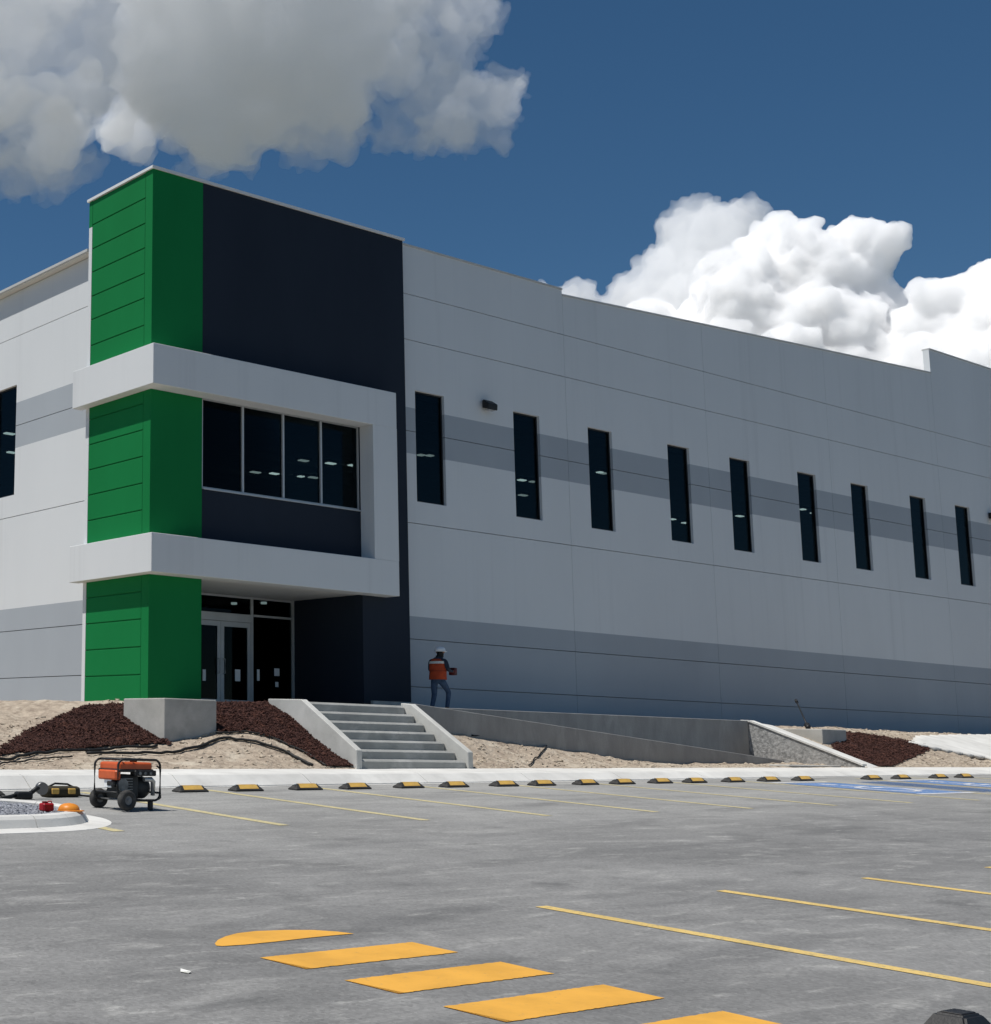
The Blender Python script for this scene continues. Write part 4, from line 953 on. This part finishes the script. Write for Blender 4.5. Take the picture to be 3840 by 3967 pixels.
# ------------------------------------------------------------------ clouds: lumpy closed bodies of even, scattering mist
def cloud_mat(name, density, col=(0.992, 0.996, 1.0), aniso=0.0):
    mt = bpy.data.materials.new(name); mt.use_nodes = True; nt = mt.node_tree; nt.nodes.clear(); q = NT(nt)
    out = q.n('ShaderNodeOutputMaterial')
    v = q.n('ShaderNodeVolumeScatter', {'Color': col + (1,), 'Density': density, 'Anisotropy': aniso})
    nt.links.new(v.outputs[0], out.inputs['Volume'])
    try: mt.cycles.homogeneous_volume = True
    except Exception: pass
    return mt
def cloud(name, blobs, dist, voxel, amps, mt, label, squash=1.0, seed=0.0, lean=0.0, dy=0.0, parent=None):
    bm = bmesh.new(); blobs = [(b_[0], b_[1] + dy) + tuple(b_[2:]) for b_ in blobs]
    for (x, y, r_, *dd) in blobs:
        k = ray(x, y); u = k / np.linalg.norm(k); c = u * (dist + (dd[0] if dd else 0.0) - lean * (y - 440))
        rr = r_ / 1897 / F_PX * dist / np.linalg.norm(k)
        s0 = bmesh.ops.create_icosphere(bm, subdivisions=3, radius=rr)
        for v in s0['verts']: v.co = Vector((v.co.x, v.co.y, v.co.z * squash)) + Vector(tuple(c))
    nm = bpy.data.meshes.new('tmp'); bm.to_mesh(nm); bm.free()
    def remesh(me, vox):
        o = bpy.data.objects.new('tmp', me); C.objects.link(o)
        md = o.modifiers.new('r', 'REMESH'); md.mode = 'VOXEL'; md.voxel_size = vox
        bpy.context.view_layer.update(); dg = bpy.context.evaluated_depsgraph_get()
        r_ = bpy.data.meshes.new_from_object(o.evaluated_get(dg)); bpy.data.objects.remove(o); return r_
    for j, (scale, amp, kind) in enumerate(amps):
        nm = remesh(nm, max(voxel, min(scale / 5.0, voxel * 2.2)))
        n = len(nm.vertices); P = np.empty(n * 3); nm.vertices.foreach_get('co', P); P = P.reshape(-1, 3)
        N = np.empty(n * 3); nm.vertices.foreach_get('normal', N); N = N.reshape(-1, 3)
        d = np.empty(n)
        for i in range(n):
            q = Vector(P[i]) / scale + Vector((seed, seed * 2, j * 3.7))
            q += 0.35 * mnoise.noise_vector(q * 1.7)
            if kind == 'b': d[i] = 0.62 - mnoise.voronoi(q)[0][0]
            else: d[i] = mnoise.noise(q)
        P = P + N * (d * amp)[:, None]
        nm.vertices.foreach_set('co', P.ravel()); nm.update()
    nm = remesh(nm, voxel)
    nm.materials.append(mt); nm.update(); nm.name = name
    nm.polygons.foreach_set('use_smooth', [True] * len(nm.polygons))
    o = bpy.data.objects.new(name, nm); C.objects.link(o)
    if parent is not None: o.parent = parent; return o
    return tag(o, label, 'cloud', 'cumulus clouds')
CUM = [(1500, 470, 74), (1535, 446, 44), (1575, 458, 46), (1650, 448, 48), (1625, 490, 48), (1600, 525, 72), (1640, 570, 66), (1460, 545, 84), (1415, 600, 110),
       (1655, 640, 70), (1560, 660, 130), (1480, 720, 150), (1660, 730, 110), (1250, 690, 110)]
CUM2 = [(1862, 545, 58), (1900, 530, 60), (1835, 590, 56), (1800, 650, 62), (1765, 700, 66), (1930, 620, 100), (1880, 720, 130), (2080, 620, 180), (2230, 680, 200)]
SOFT = [(1335, 440, 72, 60), (1370, 425, 48, 30), (1295, 470, 60, 60), (1250, 515, 66, 60), (1340, 530, 80, 60), (1185, 545, 60, 60), (1125, 562, 52, 60), (1075, 580, 46, 60), (1210, 580, 70, 60), (1270, 610, 100, 60)]
BIGC = [(20, 50, 250), (-260, 110, 350), (230, 110, 215), (410, 160, 160), (530, 175, 122), (110, 235, 115), (270, 245, 85), (420, 240, 70), (300, -120, 240), (600, 70, 140), (690, 20, 105), (690, 115, 85), (500, 0, 150), (640, -90, 190), (-60, -160, 320), (10, 300, 66), (-160, 310, 130)]
WISP = [(640, 90, 110), (755, 30, 100), (815, 100, 84), (855, 30, 78), (790, 160, 62), (870, 150, 50), (892, 205, 36), (700, 185, 66), (640, 235, 60), (560, 265, 56), (760, 225, 40), (720, -50, 110), (450, 280, 46), (20, 335, 50), (880, 90, 46)]
DETAIL = [(88, 58, 'b'), (40, 30, 'b'), (19, 16, 'b'), (9.5, 8.5, 'b'), (5, 3.2, 'n')]
cloud('cumulus_cloud', CUM, 2200.0, 2.7, DETAIL, cloud_mat('bright_mist', 0.12, (0.958, 0.969, 0.983)), 'towering bright white cumulus cloud rising behind the warehouse roof', lean=0.34, dy=26)
cloud('cumulus_cloud', CUM2, 2150.0, 2.7, DETAIL, cloud_mat('bright_mist_two', 0.12, (0.958, 0.969, 0.983)), 'second white cumulus heap beyond the raised end of the parapet', lean=0.34, dy=22, seed=4.4)
cloud('soft_cumulus_cloud', SOFT, 2300.0, 3.4, [(95, 55, 'n'), (44, 36, 'b'), (21, 18, 'b'), (10, 9, 'n')], cloud_mat('soft_mist', 0.026), 'softer paler cumulus puff left of the towering white cloud', 1.0, 3.0, 0.2, 28)
core = [(-300, 250, 210), (-60, 240, 130), (110, 225, 140), (205, 215, 130), (290, 195, 155), (430, 200, 140), (540, 210, 95), (640, 110, 70), (430, 80, 120), (560, 70, 80), (320, -90, 200), (480, -120, 190), (180, -60, 110)]  # blobs centred above the frame are added to shade the cloud's underside
oc = cloud('overhead_cloud', core, 1700.0, 4.2, [(150, 90, 'n'), (66, 52, 'n'), (30, 26, 'n'), (14, 14, 'n'), (8, 7, 'n')], cloud_mat('grey_mist', 0.024, (0.945, 0.966, 0.995)), 'large grey cloud with white frayed edges above the green tower', 0.72, 5.0, 0.0, -4)
thin = [(20, 40, 200), (-200, -40, 300), (160, 90, 150), (60, 250, 100), (10, 305, 60), (400, 60, 150), (600, 50, 120), (690, 10, 100), (700, 110, 80), (560, -80, 190), (200, -120, 220), (-160, 310, 110)]
cloud('cloud_crown', thin, 1670.0, 3.8, [(110, 80, 'n'), (50, 48, 'n'), (24, 28, 'n'), (11, 15, 'n'), (6, 6, 'n')], cloud_mat('pale_mist', 0.0085), None, 0.85, 14.0, parent=oc)
cloud('cloud_fringe', WISP, 1650.0, 2.9, [(80, 60, 'n'), (38, 42, 'n'), (18, 28, 'n'), (9, 15, 'n'), (5, 6, 'n')], cloud_mat('thin_mist', 0.0125), None, 0.85, 9.0, parent=oc)
sc.cycles.volume_bounces = 40; sc.cycles.max_bounces = 40
